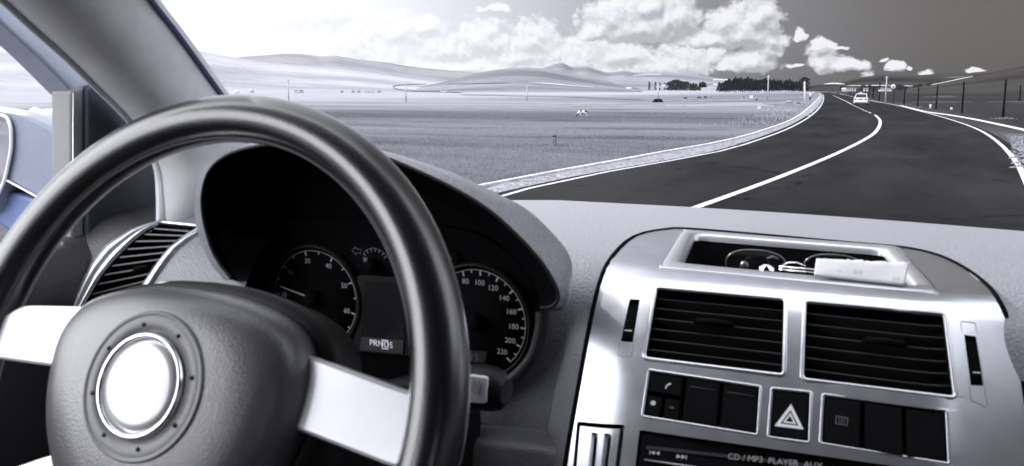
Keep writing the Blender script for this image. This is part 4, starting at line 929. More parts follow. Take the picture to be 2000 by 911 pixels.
def dial(nm, fitpts, labels, v0, v1, step, minor, needle_px, hub_px):
    """labels: {value: pixel of the tick}; ticks run evenly by angle between them."""
    c, R_ = circfit(fitpts); ks = sorted(labels); an = []
    for k in ks: q = cp_(*labels[k])[[0, 2]] - c; an.append(math.atan2(q[1], q[0]))
    an = list(np.unwrap(an)); A, B = np.polyfit(ks, an, 1); C3 = np.array([c[0], YC, c[1]])
    def at(a, r, d=.0005): return C3 + np.array([r * math.cos(a), -.004 - d, r * math.sin(a)])
    mb = MB(); mb.lathe([(0, .004), (R_ * 1.06, .004), (R_ * 1.06, 0)], C3, (0, -1, 0), 64); f = mb.build(nm, M_dial, clu)
    mb = MB(); mb.lathe([(R_ * 1.06, .002), (R_ * 1.08, .0085), (R_ * 1.12, .0085), (R_ * 1.15, .0)], C3, (0, -1, 0), 64); mb.build('dial_ring', M_sat, f)
    mb = MB()
    for v in np.arange(v0, v1 + .1, minor):
        a = A * v + B; maj = abs(v / step - round(v / step)) < .01; r0 = R_ * (.90 if maj else .94); w = .0007 if maj else .0005
        t = np.array([-math.sin(a), 0, math.cos(a)]) * w; mb.face([at(a, r0) - t, at(a, R_) - t, at(a, R_) + t, at(a, r0) + t])
    aa = np.linspace(A * v0 + B, A * v1 + B, 60); mb.grid([[at(a, R_ * .995), at(a, R_ * 1.006)] for a in aa], smooth=False)
    mb.build('scale', M_print, f)
    for v in np.arange(v0, v1 + .1, step):
        tv, tf = text2d(str(int(v)), .0068); a = A * v + B; o = at(a, R_ * (.79 if v < 100 else .755)); mb = MB(); mb.add([o + np.array([x, 0, y]) for x, y in tv], tf, False); mb.build('numeral', M_print, f)
    h = cp_(*hub_px); h = C3 if True else h
    if needle_px:
        q = cp_(*needle_px) - C3; q = q / np.linalg.norm(q); t = np.array([-q[2], 0, q[0]]); mb = MB(); mb.prism([C3 + q * .004 - t * .0009 + np.array([0, -.007, 0]), C3 + q * R_ * .86 - t * .0003 + np.array([0, -.007, 0]), C3 + q * R_ * .86 + t * .0003 + np.array([0, -.007, 0]), C3 + q * .004 + t * .0009 + np.array([0, -.007, 0])], (0, -.001, 0)); mb.build('needle', M_print, f)
    mb = MB(); mb.lathe([(0, .0165), (.0045, .0160), (.0068, .0140), (.0076, .010), (.0078, .004)], C3, (0, -1, 0), 24); mb.build('needle_cap', M_btn, f)
    return f, C3, R_
tach, CT, RT = dial('tachometer', [(611, 492), (661, 501), (695, 545), (697, 602), (667, 660), (565, 525), (538, 578)], {10: (538, 578), 20: (565, 525), 30: (611, 492), 40: (661, 501), 50: (695, 545), 60: (697, 602), 70: (667, 660)}, 0, 70, 10, 5, (548, 553), (608, 585))
spd, CS_, RS = dial('speedometer', [(943, 527), (1029, 638), (993, 711), (977, 540), (1005, 563)], {100: (943, 527), 120: (977, 540), 180: (1029, 638), 220: (1000, 705)}, 0, 220, 20, 10, (880, 622), (922, 632))
# small lit odometer windows
def window(px, txt, m_, parent, sz, d=.0046):
    mb = MB(); mb.prism([cp_(x, y, d) for x, y in px], (0, -.0006, 0)); w = mb.build('display_window', m_, parent)
    c = sum(cp_(x, y, d + .0012) for x, y in px) / 4; tv, tf = text2d(txt, sz); mb = MB(); mb.add([c + np.array([x, 0, y]) for x, y in tv], tf, False); mb.build('digits', M_sat if m_ is M_lcd else M_seg, w)
M_lcd = mat('clock_display', (.20, .20, .19), .5, emit=((.8, .8, .78), .10)); M_lcd2 = mat('trip_display', (.03, .03, .032), .4); M_seg = mat('display_segment', (.16, .16, .17), .5)
window([(575, 624), (634, 630), (630, 657), (571, 651)], '7:00', M_lcd, tach, .0105)
window([(893, 681), (956, 684), (951, 706), (889, 702)], '7915', M_lcd2, spd, .0098)
# centre display with the gear line, fuel gauge and indicator arrows
mb = MB(); mb.prism([cp_(x, y, .002) for x, y in rounded([(705, 535), (812, 541), (806, 692), (697, 683)], 6)], (0, -.004, 0)); scr = mb.build('centre_display', M_sat, clu)
mb = MB(); mb.prism([cp_(x, y, .0062) for x, y in [(721, 548), (800, 552), (795, 690), (711, 682)]], (0, -.0006, 0)); mb.build('screen', mat('dark_screen', (.012, .012, .014), .25), scr)
mb = MB(); mb.prism([cp_(x, y, .0070) for x, y in [(714, 655), (796, 662), (794, 687), (711, 680)]], (0, -.0004, 0)); mb.build('gear_strip', mat('gear_strip_lcd', (.05, .05, .055), .4), scr)
c = cp_(753, 668, .0080); M_gear = mat('lit_gear_letters', (.8, .8, .85), .5, emit=((.85, .87, 1), .12)); tv, tf = text2d('PRNDS', .0082); mb = MB(); mb.add([c + np.array([x, 0, y]) for x, y in tv], tf, False)
for x0, x1, z0, z1 in ((.0012, .0073, -.0044, -.0037), (.0012, .0073, .0037, .0044), (.0008, .0014, -.0044, .0044), (.0071, .0077, -.0044, .0044)): mb.face([c + np.array([x, -.0001, z]) for x, z in ((x0, z0), (x1, z0), (x1, z1), (x0, z1))])
mb.build('gear_letters', M_gear, scr)
mb = MB(); mb.prism([cp_(x, y, .002) for x, y in rounded([(684, 475), (800, 470), (898, 492), (895, 525), (812, 534), (708, 528)], 10)], (0, -.002, 0)); tl = mb.build('warning_panel', M_dial, clu)
fc = cp_(737, 516, .0048); mb = MB()
for a in np.radians([140, 122, 104, 86, 68, 50, 35]): t = np.array([-math.sin(a), 0, math.cos(a)]) * .0005; r0, r1 = .0125, .0155; q = np.array([math.cos(a), 0, math.sin(a)]); mb.face([fc + q * r0 - t, fc + q * r1 - t, fc + q * r1 + t, fc + q * r0 + t])
mb.grid([[fc + np.array([math.cos(a), 0, math.sin(a)]) * r for r in (.0155, .0160)] for a in np.radians(np.linspace(140, 35, 20))], smooth=False); mb.build('fuel_scale', M_seg, tl)
mb = MB(); mb.lathe([(0, .010), (.004, .009), (.0058, .006), (.006, 0)], fc, (0, -1, 0), 20); mb.build('needle_cap', M_btn, tl)
mb = MB(); mb.box(fc + np.array([-.0105, 0, .0042]), (.003, .0004, .004)); mb.box(fc + np.array([-.0082, 0, .005]), (.0007, .0004, .003)); mb.build('fuel_symbol', M_seg, tl)
for (px, py), s in (((702, 489), -1), ((878, 503), 1)):
    o = cp_(px, py, .0048); pts = [(-1, 0), (-.1, .8), (-.1, .38), (.9, .38), (.9, -.38), (-.1, -.38), (-.1, -.8)]; mb = MB(); r_ = [(x * -s * .0052, y * .0052) for x, y in pts]
    mb.tube([o + np.array([x, 0, y]) for x, y in r_], .00035, 5, closed=True); mb.build('indicator_arrow', M_seg, tl)

# ---------------------------------------------------------------- column shroud and stalk
col_ = thing('steering_column', (-.39, .55, -.26), 'black steering column shroud behind the wheel hub', 'steering column', car=True)
mb = MB(); mb.grid([[WC + np.array([x * sx, 0, z * sz]) + d * -WN for x, z in rounded([(-.055, -.05), (.055, -.05), (.06, .03), (-.06, .03)], .02)] for d, sx, sz in ((.045, .8, .8), (.06, 1, 1), (.14, 1.15, 1.1), (.30, 1.3, 1.2))], cv=True); mb.build('shroud', M_sat, col_)
stk = thing('wiper_stalk', (-.25, .57, -.24), 'grey and black wiper stalk end poking out behind the right of the steering wheel', 'stalk', car=True)
YK = .56
mb = MB(); rr = []
for x, a, b_ in ((868, 716, 776), (905, 712, 790), (940, 712, 800), (968, 718, 803), (983, 728, 800), (990, 742, 790)):
    top, bot = aty(x, a, YK), aty(x, b_, YK); c = (top + bot) / 2; h = (top[2] - bot[2]) / 2
    rr.append([c + np.array([0, -.014 * math.cos(t) * (1 if x < 980 else .8), h * math.sin(t)]) * (abs(math.cos(t)) ** .0 if True else 1) for t in np.linspace(0, 2 * math.pi, 20, endpoint=False)])
mb.grid(rr, cv=True); mb.face(rr[-1]); mb.build('lever', M_sat, stk)
p4 = [aty(x, y, YK - .0155) for x, y in rounded([(905, 732), (951, 738), (949, 790), (905, 786)], 6)]; mb = MB(); mb.prism(p4, (0, .004, 0)); pl = mb.build('cap_plate', mat('grey_stalk_plate', (.75, .75, .8), .4), stk, bevel=.0008)
o = aty(929, 756, YK - .0165); mb = MB(); mb.face([o + np.array([x * .0045, 0, y * .0062]) for x, y in ((-.6, .2), (-.25, .9), (.15, .5), (.7, .85), (.9, .1), (.35, -.2), (.5, -.8), (-.2, -1), (-.75, -.5))]); mb.build('washer_symbol', M_print, pl)
mb = MB(); mb.tube([aty(875, 745, YK), np.array([-.37, .52, -.235])], [.011, .014], 10); mb.build('arm', M_sat, stk)

# ---------------------------------------------------------------- driver's knee panel and lower dash
kp = thing('knee_panel', (-.3, .66, -.33), 'dark grey lower dash panel under the instrument cluster', 'dash panel', car=True)
K0 = [aty(x, y, .668) for x, y in ((560, 800), (760, 830), (905, 856), (1000, 866), (1068, 874), (1112, 880))]
mb = MB(); mb.grid([[q + np.array([0, .05, .001]), q + np.array([0, .006, .001]), q, q + np.array([0, -.004, -.006]), q + np.array([0, -.006, -.15]), q + np.array([0, .0, -.40])] for q in spline(K0, 16)]); mb.build('panel', mat('knee_panel_plastic', (.13, .13, .14), .5, bump=.4, bscale=520., btype='vor'), kp)
mb = MB(); q0 = [aty(x, y, .703) for x, y in ((520, 770), (905, 822), (1070, 846), (1112, 852))]; mb.grid([[q, q + np.array([0, -.003, -.001]), q + np.array([0, -.002, -.012]), q + np.array([0, .03, -.016])] for q in spline(q0, 12)]); mb.build('shelf_gap', M_matte, kp)

# ---------------------------------------------------------------- centre console
KP = spline([(.545, -.40), (.58, -.338), (.615, -.288), (.665, -.213), (.690, -.176), (.701, -.162), (.714, -.1525), (.735, -.148), (.80, -.1445), (.89, -.1405), (1.0, -.1375)], 200)
KL = np.r_[0, np.cumsum(np.linalg.norm(np.diff(KP, axis=0), axis=1))]
def sp_(d, w=.010): return (math.sqrt(d * d + w * w) + d) / 2
def CS(x, s):
    y = float(np.interp(s, KL, KP[:, 0])); z = float(np.interp(s, KL, KP[:, 1]))
    if s < 0: y += s * .5; z += s * .85
    f = 1 if z < -.17 else max(0, 1 - (z + .17) / .03)
    y += .42 * sp_(-.183 - x) + .75 * sp_(x - .046, .014); z -= .10 * sp_(x - .05) * 1.0
    return np.array([x, y, z])
def CNORM(x, s):
    e = 2e-4; n = np.cross(CS(x + e, s) - CS(x - e, s), CS(x, s + e) - CS(x, s - e)); return n / np.linalg.norm(n)
def cxy(px, py): return inv(CS, px, py, (-.1, .25))
def C3(a, d=0.): return CS(*a) - CNORM(*a) * d            # d: depth below the surface
con = thing('centre_console', CS(-.08, .2), 'curved silver centre console panel framing the wide vents, switch rows and radio', 'console', car=True)
OUTL = [(1095, 990), (1103, 911), (1130, 753), (1156, 613), (1176, 537), (1197, 500), (1226, 470), (1255, 456), (1295, 449), (1337, 447), (1488, 459), (1663, 475), (1756, 483), (1815, 494), (1861, 511), (1908, 540), (1943, 575), (1972, 631), (1990, 689), (2001, 759), (2012, 850), (2018, 990)]
outl = [cxy(*p_) for p_ in spline(OUTL, 90)]
def rq(px, r, k=4): return rounded([cxy(*p_) for p_ in px], r, k)
V1 = [(1281, 561), (1535, 584), (1532, 734), (1257, 700)]; V2 = [(1571, 588), (1846, 613), (1867, 777), (1566, 741)]
TRAY = [(1333, 449.5), (1754, 482), (1833, 575), (1290, 522)]
B1 = [(1267, 722), (1486, 755), (1480, 850), (1254, 813)]; BH = [(1507, 758), (1585, 766), (1581, 865), (1500, 854)]; B2 = [(1607, 770), (1850, 801), (1855, 906), (1602, 866)]
RAD = [(1249, 840), (1860, 920), (1872, 1010), (1232, 985)]; RIB = [(1127, 823), (1220, 829), (1200, 990), (1112, 985)]
T1 = [(1230, 584), (1250, 585), (1236, 669), (1212, 667)]; T2 = [(1883, 654), (1906, 657), (1922, 754), (1896, 753)]
holes = [rq(V1, .004), rq(V2, .004), rq(TRAY, .002), rq(B1, .002), rq(BH, .002), rq(B2, .002), rq(RAD, .002), rq(RIB, .003), rq(T1, .0008), rq(T2, .0008)]
me = fill2d([outl] + holes)
bm = bmesh.new(); bm.from_mesh(me); bpy.data.meshes.remove(me)
for co, no in [((x, 0, 0), (1, 0, 0)) for x in np.arange(-.30, .14, .009)] + [((0, s, 0), (0, 1, 0)) for s in np.r_[np.arange(.02, .27, .02), np.arange(.27, .36, .005), np.arange(.36, .62, .02)]]:
    bmesh.ops.bisect_plane(bm, geom=list(bm.verts) + list(bm.edges) + list(bm.faces), plane_co=co, plane_no=no, dist=1e-6)
bmesh.ops.remove_doubles(bm, verts=bm.verts, dist=1e-6)
cb_ = BASE[con.name]
for v in bm.verts:
    q = CS(v.co.x, v.co.y) - cb_; v.co = q
for f in bm.faces: f.smooth = True
me = bpy.data.meshes.new('trim_panel'); bm.to_mesh(me); bm.free(); me.materials.append(M_silver)
trim = bpy.data.objects.new('trim_panel', me); COL.objects.link(trim); trim.parent = con; BASE[trim.name] = cb_
# custom normals stay smooth across the slivers because the surface itself is smooth
mb = MB(); mb.tube([C3(a, .0015) for a in outl], .0030, 8, caps=False); mb.build('panel_seam', M_matte, con)
mb = MB(); mb.grid([[C3(a, .0005), C3(a, .02)] for a in outl]); mb.build('panel_edge', M_matte, con)
def lipring(h, r=.0016, d=.0006): mb = MB(); mb.tube([C3(a, d) for a in h], r, 8, closed=True); return mb
class Q:
    """Bilinear patch of the console surface between four photo corners (TL, TR, BR, BL)."""
    def __init__(s, px): s.c = [np.array(cxy(*p_)) for p_ in px]
    def ab(s, u, v): a, b_, c, d = s.c; return (a * (1 - u) + b_ * u) * (1 - v) + (d * (1 - u) + c * u) * v
    def __call__(s, u, v, d=0.): return C3(s.ab(u, v), d)
def keycap(q, u0, u1, v0, v1, d0=.0008, d1=.012, g=.0015, bev=.0012):
    """Rounded key cap filling part of a bay; g is the gap left around it."""
    a, b_, c, d = q(u0, v0), q(u1, v0), q(u1, v1), q(u0, v1); ex = (b_ - a) / np.linalg.norm(b_ - a); ey = (d - a) / np.linalg.norm(d - a); n = np.cross(ex, ey); n /= np.linalg.norm(n)
    if n[1] < 0: n = -n            # n points into the dash
    def ring(i, dep): return [a + ex * i + ey * i + n * dep, b_ - ex * i + ey * i + n * dep, c - ex * i - ey * i + n * dep, d + ex * i - ey * i + n * dep]
    mb = MB(); R_ = [ring(g, d1), ring(g, d0 + bev), ring(g + bev * .35, d0 + bev * .3), ring(g + bev, d0)]; mb.grid(R_, cv=True, smooth=False); mb.face(R_[-1]); return mb
def decal(q, u, v, shape, sx, d=.0004):
    """Flat mark on a key: 2-D vertices in units of sx metres, faces."""
    o = q(u, v, d); ex = q(min(u + .02, 1), v, d) - q(u - .02, v, d); ex /= np.linalg.norm(ex); ey = q(u, v - .03, d) - q(u, v + .03, d); ey -= ex * (ex @ ey); ey /= np.linalg.norm(ey)
    mb = MB(); mb.add([o + ex * x * sx + ey * y * sx for x, y in shape[0]], shape[1], False); return mb
def bay(h, depth, parent, nm='bay'):
    mb = MB(); mb.grid([[C3(a, 0.0005), C3(a, depth)] for a in h], cu=True); mb.face([C3(a, depth) for a in h]); return mb.build(nm, M_matte, parent)
# air vents
for vi, (px, h, tu, lab) in enumerate(((V1, holes[0], (.36, .60), 'left'), (V2, holes[1], (.45, .69), 'right'))):
    v = thing('air_vent', C3(np.mean(h, axis=0)), 'wide slatted console vent above the phone switch, beside the bright thumb wheel' if vi == 0 else 'wide slatted console vent below the white paper slip', 'air vent', car=True)
    bay(h, .05, v, 'duct'); lipring(h, .0019, .0004).build('vent_bezel', M_silver, v); q = Q(px)
    for k in range(6):
        t = (k + 1.0) / 7.0; mb = MB(); rows = []
        for u in np.linspace(.004, .996, 8): f = q(u, t, .0045); n = CNORM(*q.ab(u, t)); b_ = f - n * .026 + np.array([0, 0, -.006]); rows.append([f + np.array([0, 0, -.0006]), f - n * -.0006, f + np.array([0, 0, .0006]), b_ + np.array([0, 0, .0008]), b_ - np.array([0, 0, .0008])])
        mb.grid(rows, cv=True, smooth=False); mb.build('slat', M_slat, v)
    t = 3 / 7.0 if vi == 0 else 3 / 7.; mb = MB(); mb.tube([q(u, t - .005, d) for u, d in ((tu[0] - .02, .004), (tu[0], .0005), ((tu[0] + tu[1]) / 2, -.0012), (tu[1], .0005), (tu[1] + .02, .004))], [.0016, .0034, .0038, .0034, .0016], 10, sx=.7); mb.build('slider_tab', M_btn, v)
# thumb wheels
for px, pl, h in ((T1, [(1232, 563), (1256, 562), (1233, 696), (1206, 694)], holes[8]), (T2, [(1876, 628), (1905, 631), (1928, 796), (1897, 782)], holes[9])):
    q = Q(px); w = thing('thumb_wheel', q(.5, .5), 'ribbed vent thumb wheel on the bright console edge facing the gauges' if px is T1 else 'ribbed vent thumb wheel on the dark console edge, below a small round mark', 'thumb wheel', car=True)
    bay(h, .016, w, 'slot')
    hp = [cxy(*p_) for p_ in pl]; mb = MB(); mb.tube([C3(a, .0003) for a in rounded(hp, .001, 2)], .0006, 6, closed=True); mb.build('plate_outline', M_bezel, w)
    mb = MB(); rows = []
    for k in range(49):
        a = math.pi * (k / 48); v_ = .5 - .5 * math.cos(a); hgt = .0042 * math.sin(a) + (.0006 if k % 2 else 0); rows.append([q(u, .04 + .92 * v_, .004 - hgt) for u in (.10, .14, .5, .86, .90)])
    mb.grid(rows, smooth=False); wh = mb.build('ribbed_wheel', M_btn, w); mb = MB(); mb.face([q(u, v_, -.0012) for u, v_ in ((.2, .735), (.8, .735), (.8, .765), (.2, .765))]); mb.build('index_line', M_print, wh)
    if px is T2:
        q2 = Q(pl); ring = [(math.cos(a) * r, math.sin(a) * r) for a in np.linspace(0, 2 * math.pi, 17)[:-1] for r in (.7, 1.)]
        decal(q2, .5, .075, ([(math.cos(a), math.sin(a)) for a in np.linspace(0, 2 * math.pi, 17)[:-1]], [tuple(range(16))]), .0021).build('open_mark', M_print, w)
        decal(q2, .5, .90, ([(-.8, .5), (-.4, .5), (-.4, -.2), (.5, -.2), (.5, .6), (.9, .6), (.9, -.6), (-.8, -.6)], [(0, 1, 2, 7), (2, 3, 6, 7), (3, 4, 5, 6)]), .0024).build('closed_mark', M_print, w)
# switch rows
M_mark = mat('switch_symbol', (.50, .50, .50), .6); M_markd = mat('dim_switch_symbol', (.09, .09, .09), .6)
q = Q(B1); bay(holes[3], .016, con, 'switch_bay'); lipring(holes[3], .0013).build('bay_bezel', M_silver, con)
b1 = keycap(q, 0, .335, 0, .50).build('phone_button', M_btn, con, bevel=0); hs = [(math.cos(a) * r, math.sin(a) * r) for a in np.radians(np.linspace(100, 190, 9)) for r in (.8, 1.1)]
decal(q, .20, .30, ([(x + .5, y - .3) for x, y in hs], [(2 * i, 2 * i + 1, 2 * i + 3, 2 * i + 2) for i in range(8)]), .0042).build('phone_symbol', M_mark, b1)
b2 = keycap(q, 0, .168, .50, 1).build('small_button', M_btn, con); decal(q, .082, .69, ([(math.cos(a) * 1.1, math.sin(a)) for a in np.linspace(0, 6.28, 17)[:-1]], [tuple(range(16))]), .0019).build('dot_symbol', M_mark, b2)
b3 = keycap(q, .168, .335, .50, 1).build('small_button', M_btn, con); decal(q, .252, .72, ([(-1.2, 0), (0, .45), (1.2, 0), (0, -.45)], [(0, 3, 2, 1)]), .0019).build('voice_symbol', M_markd, b3)
for u0, u1 in ((.335, .665), (.665, 1)):
    bb = keycap(q, u0, u1, 0, 1).build('blank_button', M_btn, con); mb = MB(); mb.tube([q(u0 + .05, .22, .0007), q(u1 - .05, .22, .0007)], .0004, 5); mb.build('grip_line', M_slat, bb)
q = Q(BH); bay(holes[4], .016, con, 'switch_bay'); lipring(holes[4], .0013).build('bay_bezel', M_silver, con); hb = keycap(q, 0, 1, 0, 1).build('hazard_button', M_btn, con)
def tri(r0, r1): return [(r * math.cos(a), r * math.sin(a)) for r in (r0, r1) for a in np.radians([90, 210, 330])], [(0, 1, 4, 3), (1, 2, 5, 4), (2, 0, 3, 5)]
decal(q, .5, .60, tri(.62, 1.0), .0118).build('warning_triangle', M_mark0, hb); decal(q, .5, .60, tri(.26, .46), .0118).build('warning_triangle', M_mark0, hb)
q = Q(B2); bay(holes[5], .016, con, 'switch_bay'); lipring(holes[5], .0013).build('bay_bezel', M_silver, con)
for k in range(3):
    bb = keycap(q, k / 3, (k + 1) / 3, 0, 1).build('heated_window_button' if k == 0 else 'blank_button', M_btn, con)
    if k == 0:
        mb = decal(q, .165, .48, ([(-1, -.7), (1, -.7), (1, .7), (-1, .7), (-.85, -.55), (.85, -.55), (.85, .55), (-.85, .55)], [(0, 1, 5, 4), (1, 2, 6, 5), (2, 3, 7, 6), (3, 0, 4, 7)]), .0042)
        for x in (-.4, 0, .4): k2 = decal(q, .165, .48, ([(x - .06, -.4), (x + .06, -.4), (x + .06, .4), (x - .06, .4)], [(0, 1, 2, 3)]), .0042); mb.add(k2.v, k2.f, False)
        mb.build('heated_window_symbol', M_markd, bb)
# radio
rad = thing('car_radio', C3(np.mean(holes[6], axis=0)), 'black car radio with CD/MP3 PLAYER lettering under the hazard switch', 'radio', car=True)
q = Q(RAD); bay(holes[6], .02, rad, 'radio_bay'); keycap(q, 0, 1, 0, 1, .0015, .014, .0012, .0016).build('face_plate', M_btn, rad)
mb = MB(); mb.prism([q(u, v, .0013) for u, v in ((.03, .20), (.97, .20), (.97, .24), (.03, .24))], (0, .001, 0)); mb.build('ridge', M_slat, rad)
o = q(.42, .36, .0009); ex = q(.6, .36, .0009) - q(.3, .36, .0009); ex /= np.linalg.norm(ex); ey = q(.42, .2, .0009) - q(.42, .5, .0009); ey -= ex * (ex @ ey); ey /= np.linalg.norm(ey)
o = C3(cxy(1512, 901), .0008); tv, tf = text2d('CD / MP3  PLAYER  AUX', .0062); mb = MB(); mb.add([o + ex * x + ey * y for x, y in tv], tf, False); mb.build('lettering', mat('radio_lettering', (.36, .36, .36), .6), rad)
for px, py, s in ((1279, 884.5, -1), (1330, 892, 1)):
    o = C3(cxy(px, py), .0008); mb = MB()
    for dx in (-.9, .9): mb.face([o + ex * (s * (x + dx) * .0020) + ey * y * .0020 for x, y in ((-.8, .8), (-.8, -.8), (.8, 0))])
    mb.face([o + ex * (s * x * .0020) + ey * y * .0020 for x, y in ((1.8, .8), (1.8, -.8), (2.1, -.8), (2.1, .8))]); mb.build('skip_symbol', M_mark, rad)
mb = MB(); mb.tube([C3(cxy(x, y), .0010) for x, y in ((1258, 898), (1360, 913), (1420, 922))], .0009, 6); mb.build('display_edge', M_bezel, rad)
# ribbed silver cover at the console's lower corner
rc = thing('ribbed_cover', C3(np.mean(holes[7], axis=0)), 'small silver flap with vertical grooves low on the console beside the radio', 'cover', car=True)
q = Q(RIB); bay(holes[7], .02, rc, 'recess'); h = holes[7]; c_ = np.mean(h, axis=0); mb = MB()
gr = lambda u: .0032 if abs(u - .40) < .055 or abs(u - .72) < .055 else 0.
us = sorted([.05, .09, .30, .345, .40, .455, .50, .62, .665, .72, .775, .82, .92, .96]); rows = []
for v in (.03, .06, .12, .15, .3, .6, 1.): rows.append([q(u, v, (.0050 if u in (.05, .96) or v == .03 else -.0004) + (gr(u) * (0 if v < .13 else 1))) for u in us])
mb.grid(rows, smooth=False); mb.build('flap', M_silver, rc)
gm = MB()
for u in (.40, .72): gm = MB(); gm.grid([[q(u - .042, v, .0022), q(u, v, .0020), q(u + .042, v, .0022)] for v in (.155, .4, .7, 1.)]); gm.build('groove', M_matte, rc)
mb = MB(); mb.box((-.06, .69, -.67), (.30, .16, .60)); mb.build('lower_box', M_dashd, con, bevel=.01)
# storage tray: sloping satin frame, dark well
tr = thing('storage_tray', C3(np.mean(holes[2], axis=0)), 'open storage tray with a satin frame on top of the centre console', 'tray', car=True)
OPEN = [(1354, 457), (1728, 487), (1790, 561), (1700, 551), (1328, 515)]
op = rounded([cxy(*p_) for p_ in OPEN], .006, 4); to = holes[2]
def loop_match(a, b_, n=64):
    """Two closed loops resampled by angle about the common centre."""
    c = np.mean(b_, axis=0); out = []
    for L in (a, b_):
        L = polyres(list(L) + [L[0]], 400) - c; an = np.arctan2(L[:, 1] * 2, L[:, 0]); out.append((L, an))
    th = np.linspace(-math.pi, math.pi, n, endpoint=False); return [[L[np.argmin(np.abs(np.angle(np.exp(1j * (an - t)))))] + c for t in th] for L, an in out]
lo, li = loop_match(to, op, 150)
mb = MB(); mb.grid([[C3(a, .0006), C3(a * .85 + b_ * .15, -.0012), C3(a * .15 + b_ * .85, -.0012), C3(b_, .0008), C3(b_ * .985 + np.mean(op, axis=0) * .015, .006)] for a, b_ in zip(lo, li)], cu=True); mb.build('frame', M_bezel, tr)
cm = np.mean(op, axis=0)
mb = MB(); mb.grid([[C3(b_, .003), C3(b_ * .97 + cm * .03, .020), C3(b_ * .93 + cm * .07, .050)] for b_ in li], cu=True); mb.face([C3(b_ * .93 + cm * .07, .050) for b_ in li]); mb.build('well', M_matte, tr)
mb = MB(); mb.tube([C3(a, .0002) for a in to], .0008, 6, closed=True); mb.build('frame_seam', M_silver, tr)

# side cheek of the console, catching light from the driver's window, and its mirror on the passenger side
ck = MB(); A_ = [(1127, 588), (1108, 637), (1093, 714), (1081, 776), (1070, 845), (1060, 930)]; B_ = [(1158, 610), (1147, 660), (1138, 710), (1126, 775), (1112, 862), (1098, 960)]
a_, b_ = spline(A_, 24), spline(B_, 24)
rows = []
for i in range(24):
    e = C3(cxy(*b_[i]), .004); f = inv(DS, a_[i][0], a_[i][1], (-.25, .25)); f = DS(*f); rows.append([f + np.array([-.004, .004, 0]), f, f * .5 + e * .5 + np.array([-.0015, 0, .001]), e])
ck.grid(rows); ck.build('cheek', M_dash, con)

# ---------------------------------------------------------------- sunglasses lying in the tray
sg = thing('sunglasses', C3(cxy(1540, 515), .0), 'thin black framed sunglasses with chrome hinges lying in the console tray', 'sunglasses', car=True)
def lens(cx, cy, rx, ry, Y, nm):
    c = aty(cx, cy, Y); k = Y / ray(cx, cy)[1] / F; X, Z = rx * k, ry * k
    P_ = [c + np.array([X * math.copysign(abs(math.cos(a)) ** .8, math.cos(a)), .0, Z * math.copysign(abs(math.sin(a)) ** .8, math.sin(a))]) for a in np.linspace(0, 2 * math.pi, 40, endpoint=False)]
    mb = MB(); mb.tube(P_, .0011, 8, closed=True); r_ = mb.build('lens_rim', mat('frame_lacquer', (.05, .05, .055), .18, coat=.5) if nm == 0 else bpy.data.materials['frame_lacquer'], sg)
    mb = MB(); mb.prism(P_, (0, .0012, 0)); mb.build('lens', mat('dark_lens', (.010, .010, .012), .06) if nm == 0 else bpy.data.materials['dark_lens'], r_)
    return c
lens(1476, 521, 57, 32, .79, 0); lens(1628, 528, 55, 30, .80, 1)
mb = MB(); mb.tube([aty(x, y, .785) for x, y in ((1527, 519), (1540, 514), (1556, 514), (1573, 521))], .0011, 6); mb.build('bridge', M_chrome, sg)
for dy in (0, 6):
    mb = MB(); mb.tube([aty(1522, 521 + dy, .762), aty(1560, 524.5 + dy, .760), aty(1640, 532 + dy, .757)], .0006, 8, sx=1.4); mb.build('temple_arm', M_chrome, sg)
mb = MB(); mb.lathe([(0, .004), (.003, .0025), (.0045, .001), (.0062, .0), (.0066, -.003)], aty(1497, 524, .765), (0, -.5, .85), 20); mb.build('hinge', M_chrome, sg)
mb = MB(); mb.lathe([(0, .003), (.003, .002), (.004, -.002)], aty(1454, 517, .775), (0, -.6, .8), 14); mb.build('hinge', bpy.data.materials['frame_lacquer'], sg)

# ---------------------------------------------------------------- folded paper slip
m, nt, out = new_mat('printed_paper'); p = nd(nt, 'ShaderNodeBsdfPrincipled'); lk(nt, p.outputs[0], out.inputs[0]); p.inputs['Roughness'].default_value = .85; tc = nd(nt, 'ShaderNodeTexCoord')
n1 = gnoise(40, 3); lk(nt, mixc(nt, ramp(nt, n1, .35, .7), (.36, .36, .385), (.42, .42, .445)), p.inputs['Base Color']); M_paper = m
PT = [(1594.7, 506), (1776, 513.5), (1767, 558), (1590, 539)]
pt = thing('paper_slip', aty(1680, 545, .728), 'folded white paper slip with torn top edge and faint print, over the tray', 'paper', car=True)
tl, tr_, br, bl = aty(*PT[0], .748), aty(*PT[1], .744), aty(*PT[2], .722), aty(*PT[3], .726)
g = np.random.default_rng(8); rows = []; N_ = 40
for i in range(N_ + 1):
    u = i / N_; top = tl + (tr_ - tl) * u + np.array([0, 0, .0008 * g.uniform(-1, 1) * (1 if u > .3 else .3)]); bot = bl + (br - bl) * u; nn = np.array([0, -.9, .4])
    top0 = tl + (tr_ - tl) * u; rows.append([(top if v == 0 else top0) + (bot - top0) * v + nn * (.0006 * math.sin(math.pi * v) + .0004 * math.sin(5 * u + 2 * v)) for v in np.linspace(0, 1, 8)])
mb = MB(); mb.grid(rows); mb.build('sheet', M_paper, pt, solid=.0008)
ex = (tr_ - tl) / np.linalg.norm(tr_ - tl); ey = (tl - bl); ey -= ex * (ex @ ey); ey /= np.linalg.norm(ey); g = np.random.default_rng(2)
def paper_at(u, v): a = tl + (tr_ - tl) * u; b_ = bl + (br - bl) * u; return a + (b_ - a) * v + np.array([0, -.9, .4]) * (.0006 * math.sin(math.pi * v) + .0004 * math.sin(5 * u + 2 * v) + .0005)
M_ink = mat('faded_ink', (.25, .25, .27), .9)
